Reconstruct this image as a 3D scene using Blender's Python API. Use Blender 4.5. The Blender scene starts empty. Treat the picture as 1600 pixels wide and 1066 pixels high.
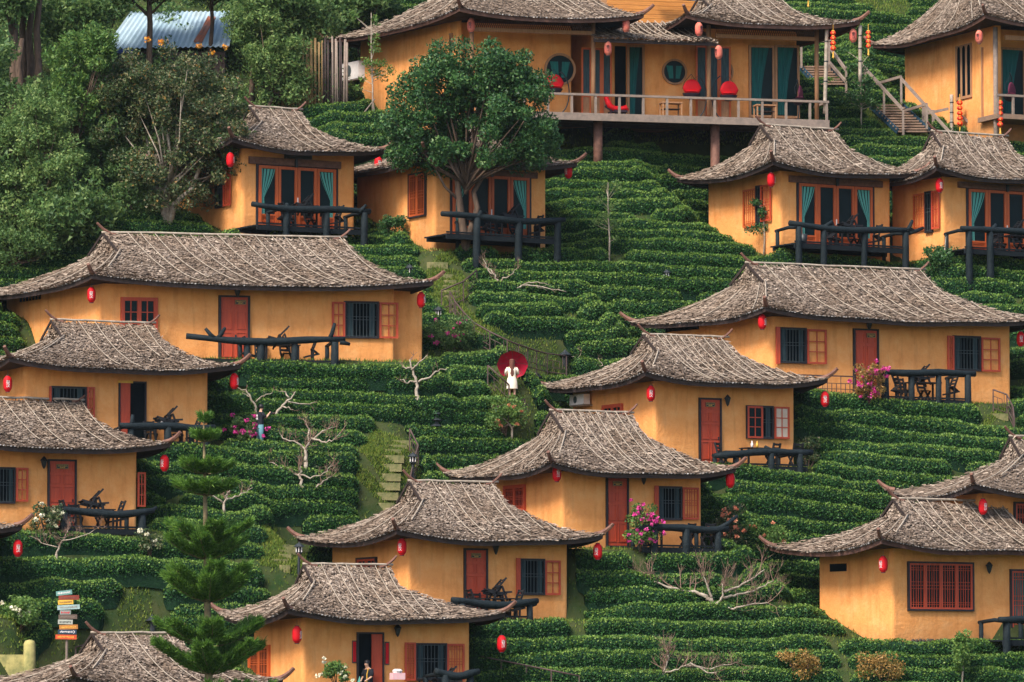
import bpy, math, random
import numpy as np
R = math.radians
rng = np.random.default_rng(11); random.seed(5)
SC = bpy.context.scene; COL = SC.collection
# ---------------------------------------------------------------- camera, sky, sun, exposure
F = 7740.0; HY = 1100.0; TH = math.atan((HY - 533) / F); CT, ST = math.cos(TH), math.sin(TH)
cam = bpy.data.objects.new('camera', bpy.data.cameras.new('camera')); COL.objects.link(cam)
cam.data.lens = 36 * F / 1600; cam.data.sensor_width = 36; cam.data.clip_start = 1; cam.data.clip_end = 3000
cam.rotation_euler = (R(90) + TH, 0, 0); SC.camera = cam
SUN_EL, SUN_AZ = 49, 216      # azimuth clockwise from +Y: behind the camera and a little to its left
W = bpy.data.worlds.new('World'); SC.world = W; W.use_nodes = True
nt = W.node_tree; bg = nt.nodes['Background']
sky = nt.nodes.new('ShaderNodeTexSky'); sky.sky_type = 'NISHITA'; sky.sun_disc = False
sky.sun_elevation = R(SUN_EL); sky.sun_rotation = R(SUN_AZ); sky.dust_density = 2.5
nt.links.new(sky.outputs[0], bg.inputs[0]); bg.inputs[1].default_value = 0.12
sl = bpy.data.lights.new('sun', 'SUN'); sl.energy = 2.7; sl.angle = R(18); sl.color = (1.0, 0.93, 0.82)
so = bpy.data.objects.new('sun', sl); COL.objects.link(so)
so.rotation_euler = (R(90 - SUN_EL), 0, R(-SUN_AZ + 180)); so.location = (-40, 60, 90)
SC.view_settings.view_transform = 'Standard'; SC.view_settings.look = 'None'
SC.view_settings.exposure = 1.12; SC.view_settings.gamma = 1; SC.view_settings.use_curve_mapping = False
try:
    SC.cycles.max_bounces = 6; SC.cycles.transparent_max_bounces = 8
except Exception: pass

# ---------------------------------------------------------------- pixels of the 1600x1066 photograph <-> the world
def ray(px, py):
    u = (px - 800) / F; v = (533 - py) / F
    d = np.array([u, CT - v * ST, ST + v * CT]); return d / d[1]
def P(px, py, d): return ray(px, py) * d
def proj(p):
    p = np.asarray(p, float); yc = p[..., 1] * CT + p[..., 2] * ST; zc = -p[..., 1] * ST + p[..., 2] * CT
    return 800 + F * p[..., 0] / yc, 533 - F * zc / yc

# ---------------------------------------------------------------- small maths
def ss(x): x = np.clip(x, 0, 1); return x * x * (3 - 2 * x)
def wave(x, y, s=0.0):
    return (np.sin(x * .31 + y * .17 + s) + np.sin(x * .13 - y * .23 + 1.7 + s * 2) + .5 * np.sin(x * .71 + y * .41 + 3 * s)) / 2.5
def norm(v): return v / (np.linalg.norm(v, axis=-1, keepdims=True) + 1e-9)

# ---------------------------------------------------------------- materials
def new_mat(name):
    m = bpy.data.materials.new(name); m.use_nodes = True
    return m, m.node_tree, m.node_tree.nodes['Principled BSDF']
def ramp(nt, cols):
    r = nt.nodes.new('ShaderNodeValToRGB'); e = r.color_ramp.elements
    while len(e) < len(cols): e.new(0.5)
    for i, (p, c) in enumerate(cols): e[i].position = p; e[i].color = (*c, 1)
    return r
def noise(nt, scale, detail=4, stretch=None, rough=.6):
    n = nt.nodes.new('ShaderNodeTexNoise'); n.inputs['Scale'].default_value = scale; n.inputs['Detail'].default_value = detail
    n.inputs['Roughness'].default_value = rough
    tc = nt.nodes.new('ShaderNodeTexCoord'); mp = nt.nodes.new('ShaderNodeMapping')
    if stretch: mp.inputs['Scale'].default_value = stretch
    nt.links.new(tc.outputs['Object'], mp.inputs[0]); nt.links.new(mp.outputs[0], n.inputs['Vector'])
    return n
def mat(name, c1, c2=None, scale=6, rough=.85, spec=.25, bump=0, bscale=40, stretch=None, metal=0):
    m, nt, b = new_mat(name)
    b.inputs['Roughness'].default_value = rough; b.inputs['Specular IOR Level'].default_value = spec
    b.inputs['Metallic'].default_value = metal
    if c2 is None: c2 = tuple(x * .72 for x in c1)
    n = noise(nt, scale, 5, stretch); r = ramp(nt, [(.35, c1), (.65, c2)])
    nt.links.new(n.outputs[0], r.inputs[0]); nt.links.new(r.outputs[0], b.inputs['Base Color'])
    if bump:
        n2 = noise(nt, bscale, 5, stretch); bp = nt.nodes.new('ShaderNodeBump'); bp.inputs['Strength'].default_value = bump
        bp.inputs['Distance'].default_value = .03
        nt.links.new(n2.outputs[0], bp.inputs['Height']); nt.links.new(bp.outputs[0], b.inputs['Normal'])
    return m
def island_mat(name, cols, rough=.6, spec=.3, transl=0.0, patch=None):
    """each loose leaf or flake takes its own tint from the ramp; patch = large-scale patches of a second tint"""
    m, nt, b = new_mat(name)
    g = nt.nodes.new('ShaderNodeNewGeometry'); r = ramp(nt, cols)
    nt.links.new(g.outputs['Random Per Island'], r.inputs[0]); out = r.outputs[0]
    if patch:
        n = noise(nt, patch[0], 3); mr = ramp(nt, [(.4, (0, 0, 0)), (.62, (1, 1, 1))]); nt.links.new(n.outputs[0], mr.inputs[0])
        mx = nt.nodes.new('ShaderNodeMix'); mx.data_type = 'RGBA'; mx.blend_type = 'MULTIPLY'
        nt.links.new(mr.outputs[0], mx.inputs[0]); nt.links.new(out, mx.inputs[6]); mx.inputs[7].default_value = (*patch[1], 1); out = mx.outputs[2]
    nt.links.new(out, b.inputs['Base Color'])
    b.inputs['Roughness'].default_value = rough; b.inputs['Specular IOR Level'].default_value = spec
    if transl:
        t = nt.nodes.new('ShaderNodeBsdfTranslucent'); mx = nt.nodes.new('ShaderNodeMixShader'); mx.inputs[0].default_value = transl
        nt.links.new(out, t.inputs[0]); nt.links.new(b.outputs[0], mx.inputs[1]); nt.links.new(t.outputs[0], mx.inputs[2])
        nt.links.new(mx.outputs[0], nt.nodes['Material Output'].inputs[0])
    return m
def plaster_mat():
    m, nt, b = new_mat('ochre_plaster'); b.inputs['Roughness'].default_value = .93; b.inputs['Specular IOR Level'].default_value = .15
    n1 = noise(nt, 1.3, 8, None, .7); r1 = ramp(nt, [(.28, (.73, .28, .080)), (.5, (.81, .34, .105)), (.75, (.85, .42, .16))]); nt.links.new(n1.outputs[0], r1.inputs[0])
    n2 = noise(nt, 2.6, 8, (1, 1, .16), .72); r2 = ramp(nt, [(.34, (.62, .52, .44)), (.50, (1, 1, 1)), (.75, (1.0, .97, .92))]); nt.links.new(n2.outputs[0], r2.inputs[0])
    mx = nt.nodes.new('ShaderNodeMix'); mx.data_type = 'RGBA'; mx.blend_type = 'MULTIPLY'; mx.inputs[0].default_value = .42
    nt.links.new(r1.outputs[0], mx.inputs[6]); nt.links.new(r2.outputs[0], mx.inputs[7])
    n3 = noise(nt, 7, 7, None, .75); r3 = ramp(nt, [(.27, (.45, .36, .30)), (.33, (1, 1, 1))]); nt.links.new(n3.outputs[0], r3.inputs[0])
    m2 = nt.nodes.new('ShaderNodeMix'); m2.data_type = 'RGBA'; m2.blend_type = 'MULTIPLY'; m2.inputs[0].default_value = .7
    nt.links.new(mx.outputs[2], m2.inputs[6]); nt.links.new(r3.outputs[0], m2.inputs[7]); nt.links.new(m2.outputs[2], b.inputs['Base Color'])
    # splashed dirt along the foot of the wall
    tc = nt.nodes.new('ShaderNodeTexCoord'); sx = nt.nodes.new('ShaderNodeSeparateXYZ'); nt.links.new(tc.outputs['Object'], sx.inputs[0]); mr = nt.nodes.new('ShaderNodeMapRange')
    nt.links.new(sx.outputs['Z'], mr.inputs['Value']); mr.inputs['From Min'].default_value = .55; mr.inputs['From Max'].default_value = -.35
    n5 = noise(nt, 2.2, 8, None, .75); ml = nt.nodes.new('ShaderNodeMath'); ml.operation = 'MULTIPLY'; nt.links.new(mr.outputs[0], ml.inputs[0]); nt.links.new(n5.outputs[0], ml.inputs[1])
    m3 = nt.nodes.new('ShaderNodeMix'); m3.data_type = 'RGBA'; nt.links.new(ml.outputs[0], m3.inputs[0]); nt.links.new(m2.outputs[2], m3.inputs[6]); m3.inputs[7].default_value = (.22, .13, .06, 1); nt.links.new(m3.outputs[2], b.inputs['Base Color'])
    n4 = noise(nt, 6, 7); bp = nt.nodes.new('ShaderNodeBump'); bp.inputs['Strength'].default_value = .6; bp.inputs['Distance'].default_value = .05
    nt.links.new(n4.outputs[0], bp.inputs['Height']); nt.links.new(bp.outputs[0], b.inputs['Normal'])
    return m
def glass_mat(name, c, rough=.12):
    return mat(name, c, tuple(x * 1.5 for x in c), 1.2, rough, .08)
M = {
 'plaster': plaster_mat(),
 'thatch': island_mat('thatch_leaf', [(0, (.115, .084, .064)), (.3, (.19, .142, .110)), (.55, (.255, .195, .152)), (.82, (.325, .255, .20)), (1, (.44, .36, .29))], .9, .15, 0, (.55, (.80, .75, .70))),
 'thatch_base': mat('thatch_base', (.19, .14, .105), (.10, .075, .055), 14, .95, .1, 1, 30),
 'bamboo': mat('weathered_bamboo', (.40, .335, .265), (.25, .20, .155), 5, .7, .3, 0, 40, (1, 1, 1)),
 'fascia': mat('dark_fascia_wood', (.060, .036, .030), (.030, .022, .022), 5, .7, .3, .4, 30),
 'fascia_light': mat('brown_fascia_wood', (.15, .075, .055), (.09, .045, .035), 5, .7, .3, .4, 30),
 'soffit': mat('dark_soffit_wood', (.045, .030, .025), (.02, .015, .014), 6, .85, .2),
 'tin': mat('corrugated_edge', (.42, .41, .40), (.20, .19, .19), 9, .6, .4),
 'horn': mat('brown_horn_wood', (.20, .095, .065), (.11, .050, .036), 6, .7, .3, .4, 30),
 'red_wood': mat('red_brown_wood', (.50, .070, .026), (.40, .052, .022), 4, .55, .35, .15, 20, (3, 3, .4)),
 'orange_wood': mat('orange_wood', (.55, .115, .026), (.44, .08, .020), 4, .55, .35, .15, 20, (3, 3, .4)),
 'dark_frame': mat('dark_window_frame', (.030, .024, .026), (.018, .016, .020), 6, .6, .3),
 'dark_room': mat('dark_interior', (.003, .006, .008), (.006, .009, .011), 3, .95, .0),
 'glass': glass_mat('dark_glass', (.004, .011, .013), .25),
 'teal_glass': glass_mat('teal_glass', (.012, .085, .085), .2),
 'pale_glass': mat('pale_papered_glass', (.62, .52, .42), (.55, .42, .30), 3, .4, .4),
 'teal_cloth': mat('teal_curtain', (.13, .42, .35), (.09, .32, .27), 5, .8, .2, .3, 12, (4, 4, .3)),
 'dark_teal': mat('dark_teal_curtain', (.008, .10, .095), (.006, .06, .06), 5, .8, .2, .3, 12, (4, 4, .3)),
 'pale_cloth': mat('pale_curtain', (.06, .10, .11), (.02, .04, .05), 7, .8, .2, 0, 12, (5, 5, .3)),
 'grille': mat('grey_grille', (.055, .075, .08), (.04, .05, .055), 6, .6, .4),
 'charred': mat('charred_log', (.004, .009, .012), (.010, .017, .021), 7, .75, .2, .9, 16),
 'charred_dark': mat('charred_board', (.006, .009, .012), (.012, .016, .019), 7, .8, .15, .4, 20),
 'chair_wood': mat('dark_chair_wood', (.012, .012, .014), (.007, .008, .010), 7, .6, .25),
 'raw_wood': mat('raw_deck_wood', (.27, .17, .115), (.19, .125, .09), 5, .75, .25, .3, 25, (1, 1, 4)),
 'pale_wood': mat('pale_post_wood', (.42, .22, .11), (.30, .15, .075), 4, .7, .25, .3, 25, (4, 4, .5)),
 'grey_wood': mat('grey_weathered_wood', (.27, .205, .165), (.19, .15, .125), 5, .8, .2, .3, 25),
 'red': mat('red_lantern_cloth', (.60, .006, .012), (.50, .004, .010), 3, .6, .2),
 'red_orange': mat('red_orange_lantern_cloth', (.80, .035, .010), (.66, .02, .008), 3, .5, .4),
 'faded': mat('faded_lantern_cloth', (.60, .20, .13), (.55, .10, .08), 3, .7, .2),
 'white': mat('white_paint', (.75, .70, .68), (.66, .60, .58), 8, .6, .3),
 'gold': mat('gold_print', (.75, .42, .06), (.7, .36, .04), 8, .5, .4),
 'black': mat('black_metal', (.012, .016, .020), (.02, .026, .03), 6, .5, .45),
 'rust': mat('rusty_rail_metal', (.080, .045, .038), (.05, .03, .027), 8, .65, .4),
 'soil': mat('hill_soil', (.020, .042, .012), (.048, .056, .020), 1.3, .95, .1, .6, 9),
 'grass': island_mat('grass_blade', [(0, (.05, .10, .012)), (.5, (.11, .17, .022)), (1, (.20, .22, .04))], .7, .2, .2),
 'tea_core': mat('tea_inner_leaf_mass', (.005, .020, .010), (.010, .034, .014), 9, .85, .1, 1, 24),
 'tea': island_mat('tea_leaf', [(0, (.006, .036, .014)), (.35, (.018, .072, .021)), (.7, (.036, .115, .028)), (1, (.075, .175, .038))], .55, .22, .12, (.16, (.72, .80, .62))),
 'lit_tea_tip': island_mat('young_lit_tea_shoot', [(0, (.058, .130, .026)), (.5, (.125, .225, .038)), (1, (.23, .33, .07))], .5, .25, .2, (.16, (.74, .80, .66))),  # young shoots; the brightness of lit hedge tops is also put into this colour
 'bark': mat('bark', (.13, .085, .06), (.06, .042, .032), 8, .9, .15, .8, 20, (1, 1, .3)),
 'pale_bark': mat('pale_bark', (.42, .36, .29), (.22, .17, .13), 7, .85, .2, .6, 20),
 'path_stone': mat('path_stone', (.22, .19, .09), (.12, .13, .05), 4, .9, .2, .5, 16),
}
# ---------------------------------------------------------------- mesh helpers
def link(o, parent=None):
    COL.objects.link(o)
    if parent is not None: o.parent = parent
    return o
def tag(o, label=None, cat=None, group=None, kind=None):
    if label: o['label'] = label
    if cat: o['category'] = cat
    if group: o['group'] = group
    if kind: o['kind'] = kind
    return o
def empty(name, loc, rz, label, cat, group=None, kind=None):
    o = link(bpy.data.objects.new(name, None)); o.location = [float(c) for c in loc]; o.rotation_euler = (0, 0, rz)
    o.empty_display_size = .3
    return tag(o, label, cat, group, kind)
class MB:
    def __init__(s): s.v = []; s.f = []
    def add(s, v, f):
        n = len(s.v); s.v += [tuple(map(float, p)) for p in v]; s.f += [tuple(i + n for i in q) for q in f]; return s
    def box(s, x0, x1, y0, y1, z0, z1):
        v = [(x, y, z) for z in (z0, z1) for y in (y0, y1) for x in (x0, x1)]
        return s.add(v, [(0, 2, 3, 1), (4, 5, 7, 6), (0, 1, 5, 4), (2, 6, 7, 3), (0, 4, 6, 2), (1, 3, 7, 5)])
    def beam(s, a, b, w, h=None, up=(0, 0, 1)):
        a, b = np.array(a, float), np.array(b, float); h = h or w; t = norm(b - a); u = np.cross(t, up)
        if np.linalg.norm(u) < 1e-3: u = np.cross(t, (1, 0, 0))
        u = norm(u) * w / 2; w2 = norm(np.cross(u, t)) * h / 2
        v = [p + i * u + j * w2 for p in (a, b) for i, j in ((-1, -1), (1, -1), (1, 1), (-1, 1))]
        return s.add(v, [(0, 1, 2, 3), (7, 6, 5, 4), (0, 4, 5, 1), (1, 5, 6, 2), (2, 6, 7, 3), (3, 7, 4, 0)])
    def tube(s, pts, rad, n=6, cap=True):
        pts = np.array(pts, float); m = len(pts)
        rad = np.full(m, rad) if np.isscalar(rad) else np.array(rad, float)
        t = np.gradient(pts, axis=0); t = norm(t); ref = np.array((0, 0, 1.)) if abs(t[0][2]) < .9 else np.array((1., 0, 0))
        vs = []; u = None
        for i in range(m):
            u = np.cross(t[i], ref) if u is None else u - t[i] * np.dot(u, t[i])
            u = norm(u); w = np.cross(t[i], u)
            for k in range(n):
                a = 2 * math.pi * k / n; vs.append(pts[i] + rad[i] * (math.cos(a) * u + math.sin(a) * w))
        fs = [(i * n + k, i * n + (k + 1) % n, (i + 1) * n + (k + 1) % n, (i + 1) * n + k) for i in range(m - 1) for k in range(n)]
        if cap: fs += [tuple(range(n))[::-1], tuple((m - 1) * n + k for k in range(n))]
        return s.add(vs, fs)
    def lathe(s, prof, n=14, c=(0, 0, 0)):
        vs = [(c[0] + r * math.cos(2 * math.pi * k / n), c[1] + r * math.sin(2 * math.pi * k / n), c[2] + z) for r, z in prof for k in range(n)]
        fs = [(i * n + k, i * n + (k + 1) % n, (i + 1) * n + (k + 1) % n, (i + 1) * n + k) for i in range(len(prof) - 1) for k in range(n)]
        return s.add(vs, fs)
    def grid(s, fn, us, vs):
        return s.add([fn(u, v) for u in us for v in vs], [(i * len(vs) + j, i * len(vs) + j + 1, (i + 1) * len(vs) + j + 1, (i + 1) * len(vs) + j) for i in range(len(us) - 1) for j in range(len(vs) - 1)])
    def mesh(s, name, m, smooth=False, k=0.0):
        me = bpy.data.meshes.new(name); v = s.v
        if k: v = [(x + k * y, y, z) for x, y, z in v]
        me.from_pydata(v, [], s.f); me.materials.append(m if not isinstance(m, str) else M[m])
        if smooth: me.polygons.foreach_set('use_smooth', [True] * len(me.polygons))
        me.update(); return me
    def build(s, name, m, parent=None, smooth=False, k=0.0):
        return link(bpy.data.objects.new(name, s.mesh(name, m, smooth, k)), parent)
def mesh_np(name, V, Q, mats, midx=None, smooth=None):
    """mesh from numpy arrays; Q is one array of faces or a list of arrays (quads first, then triangles)"""
    Q = [np.asarray(q, np.int32) for q in (Q if isinstance(Q, list) else [Q])]; V = np.asarray(V, np.float32)
    tot = np.concatenate([np.full(len(q), q.shape[1], np.int32) for q in Q]); flat = np.concatenate([q.ravel() for q in Q]); n = len(tot)
    me = bpy.data.meshes.new(name); me.vertices.add(len(V)); me.vertices.foreach_set('co', V.ravel()); me.loops.add(len(flat)); me.loops.foreach_set('vertex_index', flat)
    me.polygons.add(n); me.polygons.foreach_set('loop_start', np.concatenate([[0], np.cumsum(tot)[:-1]]).astype(np.int32)); me.polygons.foreach_set('loop_total', tot)
    for m in mats: me.materials.append(M[m])
    if midx is not None: me.polygons.foreach_set('material_index', np.asarray(midx, np.int32))
    if smooth is not None: me.polygons.foreach_set('use_smooth', smooth)
    me.update(calc_edges=True); return me
def cards(Pn, A, B, rect=False):
    """half axes A, B: one rectangular flake (quad) or one pointed leaf (triangle) per point"""
    if rect: V = np.stack([Pn - A - B, Pn - A + B, Pn + A + B * .7, Pn + A - B * .7], 1); k = 4
    else: V = np.stack([Pn - A * .65 - B * 1.15, Pn - A * .65 + B * 1.15, Pn + A * 1.1], 1); k = 3
    return V.reshape(-1, 3), np.arange(len(Pn) * k).reshape(-1, k)
def rdir(n): return norm(rng.normal(size=(n, 3)))
def leafcards(Pn, N, l, w, up=.35, flat=.6):
    """leaves sprouting from a surface with normals N"""
    n = len(Pn); A = norm(rdir(n) + N * flat + np.array((0, 0, up))); B = norm(np.cross(A, rdir(n)))
    s = rng.uniform(.65, 1.3, (n, 1)); return cards(Pn, A * l / 2 * s, B * w / 2 * s)

# ---------------------------------------------------------------- the hill
TS, Y0, TC = .65, 180.0, math.tan(R(15))
def wig(x, y): return 0.6 * wave(x, y * .5, .4) + .15 * np.sin(x * .55 + y * .21)
def T0(x, y):
    z = TS * (y - Y0 - x * TC - wig(x, y))
    return np.where(z < -3, -3 + (z + 3) * .25, z).clip(-16, 140)
HOUSES = []
def solve(f, a, b):
    fa = f(a)
    for _ in range(50):
        m = (a + b) / 2; fm = f(m)
        if (fm > 0) == (fa > 0): a, fa = m, fm
        else: b = m
    return (a + b) / 2
class House:
    def __init__(s, key, pxB, pxC, pxR, pyT, H, ridge, a=30, D=None, lift=.3, oF=1.0, oL=1.0, oR=1.0, oB=1.0, **kw):
        s.key, s.H, s.a, s.k = key, H, R(a), 0.0; s.oF, s.oL, s.oR, s.oB = oF, oL, oR, oB; s.kw = kw
        d = solve(lambda d: P(pxC, pyT, d)[2] - H - lift - T0(*P(pxC, pyT, d)[:2]), 150, 320)
        p = P(pxC, pyT, d); s.base = np.array([p[0], p[1], p[2] - H])
        s.W = solve(lambda w: proj(s.pt(w, 0, H))[0] - pxR, 1, 30)
        if D is None: s.D = solve(lambda q: proj(s.pt(0, q, H))[0] - pxB, 1, 14)
        else:
            s.D = D; s.k = solve(lambda k: (setattr(s, 'k', k), proj(s.pt(0, D, H))[0] - pxB)[1], -1.5, 1.5)
        s.padz = s.base[2] - kw.get('drop', .2)
        (xl, yl, xr, yr) = ridge
        x0, z0 = s.front(xl, yl, s.D / 2); x1, z1 = s.front(xr, yr, s.D / 2)
        s.rx0, s.rx1, s.rz = x0, x1, (z0 + z1) / 2
        s.root = None; HOUSES.append(s)
    def pt(s, x, y, z):
        X = x + s.k * y; c, n = math.cos(s.a), math.sin(s.a)
        return np.array([s.base[0] + X * c - y * n, s.base[1] + X * n + y * c, s.base[2] + z])
    def loc(s, x, y):
        c, n = math.cos(s.a), math.sin(s.a); dx, dy = x - s.base[0], y - s.base[1]
        X, Y = dx * c + dy * n, -dx * n + dy * c; return X - s.k * Y, Y
    def front(s, px, py, y=0.0):
        r = ray(px, py); c, n = math.cos(s.a), math.sin(s.a)
        t = (y + -s.base[0] * n + s.base[1] * c) / (-r[0] * n + r[1] * c)
        p = r * t; return s.loc(p[0], p[1])[0], p[2] - s.base[2]
    def left(s, px, py, x=0.0):
        t = solve(lambda t: s.loc(*(ray(px, py) * t)[:2])[0] - x, 100, 400)
        p = ray(px, py) * t; return s.loc(p[0], p[1])[1], p[2] - s.base[2]
def T(x, y):
    x = np.asarray(x, float); y = np.asarray(y, float); z = T0(x, y)
    for h in HOUSES:
        lx, ly = h.loc(x, y)
        if h.key[0] == 'V': ly = np.where(ly < 2.6, ly - 3.2, ly)
        dx = np.maximum(np.maximum(-.9 - lx, lx - h.W - .7), 0); dy = np.maximum(np.maximum(-.7 - ly, ly - h.D - max(.8, h.oB + .1)), 0)
        w = 1 - ss(np.hypot(dx, dy) / 2.1); pz = h.padz + .34 * np.clip(ly, -1, 99)
        z = np.minimum(z, z * (1 - w) + pz * w)
    for h in HOUSES:
        if h.kw.get('nofill'): continue
        lx, ly = h.loc(x, y)
        dx = np.maximum(np.maximum(-.3 - lx, lx - h.W - .3), 0); dy = np.maximum(np.maximum((-.7 if h.key in ('A', 'A2', 'E', 'E2', 'Fh') else -1.5) - ly, ly - .5), 0)
        w = 1 - ss(np.hypot(dx, dy) / 1.3); z = np.maximum(z, z * (1 - w) + (h.padz + .1) * w)
    return z
def onT(px, py):
    d = np.arange(150, 420, .08); r = ray(px, py); z = T(r[0] * d, r[1] * d); i = np.argmax(r[2] * d <= z)
    return r * d[i]
def onT0(px, py):
    d = np.arange(150, 420, .08); r = ray(px, py); z = T0(r[0] * d, r[1] * d); i = np.argmax(r[2] * d <= z)
    return r * d[i]
# ---------------------------------------------------------------- the houses: walls and roofs
SPEC = dict(
 C=House('C', 8, 160, 618, 452, 2.85, (163, 366, 538, 374), a=13, D=8, lift=.0, drop=.05, oF=1.1, oL=1.0),
 B=House('B', 1040, 1205, 1580, 503, 3.1, (1168, 416, 1443, 422), a=25, D=6.6),
 A=House('A', 275, 378, 555, 240, 3.05, (392, 170, 470, 173), a=30, lift=.6, drop=.7),
 A2=House('A2', 556, 678, 854, 262, 2.95, (690, 190, 785, 192), a=30, lift=.6, drop=.7),
 E=House('E', 1105, 1218, 1392, 275, 3.05, (1190, 200, 1307, 203), a=30, lift=.6, drop=.7),
 E2=House('E2', 1392, 1472, 1660, 284, 3.05, (1458, 210, 1573, 213), a=30, lift=.6, drop=.7),
 H=House('H', 893, 1022, 1242, 604, 3.05, (1007, 527, 1136, 528), a=28),
 I=House('I', 747, 877, 1097, 746, 2.65, (862, 645, 987, 647), a=28),
 J=House('J', 517, 637, 888, 851, 2.7, (641, 754, 775, 757), a=28),
 K=House('K', 395, 472, 735, 975, 3.0, (477, 885, 610, 886), a=25),
 G=House('G', -160, -45, 215, 707, 2.8, (-30, 626, 130, 626), a=25),
 L=House('L', -75, 38, 326, 582, 2.7, (82, 506, 240, 505), a=25),
 Fh=House('Fh', 1278, 1393, 1640, 866, 3.1, (1397, 784, 1565, 785), a=30, lift=.5, drop=.65, oL=1.2, oB=1.7),
 N=House('N', 1440, 1530, 1790, 780, 3.0, (1580, 686, 1720, 688), a=30),
 Mh=House('Mh', 20, 140, 385, 1082, 3.0, (146, 992, 280, 993), a=28),
 O=House('O', -390, -270, -18, 838, 2.8, (-260, 745, -130, 747), a=25),
 V=House('V', 565, 735, 927, 36, 3.95, (740, -75, 860, -72), a=14, D=9, lift=2.2, nofill=1, oF=1.3, oL=1.2, oR=1.6, drop=2.0),
 V2=House('V2', 1010, 1100, 1262, 47, 3.75, (1095, -4, 1222, -2), a=14, D=6, lift=2.4, nofill=1, oF=1.3, oL=1.4, oR=1.9, drop=2.0),
 VR=House('VR', 1412, 1556, 1800, 47, 3.9, (1500, -48, 1680, -46), a=22, D=9, lift=2.0, nofill=1, oF=1.2, oL=1.2, drop=1.6),
)
LAB = dict(
 C='long yellow plaster house with double red door, at the left above the smaller houses',
 B='long yellow plaster house with double red door, right of centre behind the flowering bush',
 A='yellow house with glazed folding doors half hidden by the brownish tree',
 A2='yellow house with glazed folding doors behind the big round green tree',
 E='yellow house with glazed folding doors and open side shutters, below the wooden staircase',
 E2='yellow house with glazed folding doors cut by the right edge, under the stringed lanterns',
 H='small yellow house with air conditioner and a shutter with pale paper panes',
 I='small yellow house with flowers beside its red door and three deck chairs',
 J='small yellow middle house with red door and an empty hedge slope at its right',
 K='yellow house at the bottom whose open doorway has a man in it',
 G='yellow house at the left edge with a single red door and black log deck',
 L='yellow house at the left with its dark door standing open',
 Fh='yellow house at the lower right with a wide lattice window and stone footing',
 N='house mostly outside the right edge, its thatch rising behind the lattice window house',
 Mh='thatched house at the bottom left beneath the conifer, only its roof showing',
 O='house at the left edge of which only a thatched roof corner shows',
 V='large raised villa with hanging chairs on a long wooden terrace',
 V2='right wing of the raised villa with teal curtained glass doors',
 VR='villa at the top right with three tall slit windows in its side wall')
def fprof(u): return .45 * u + .55 * u * u
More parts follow.
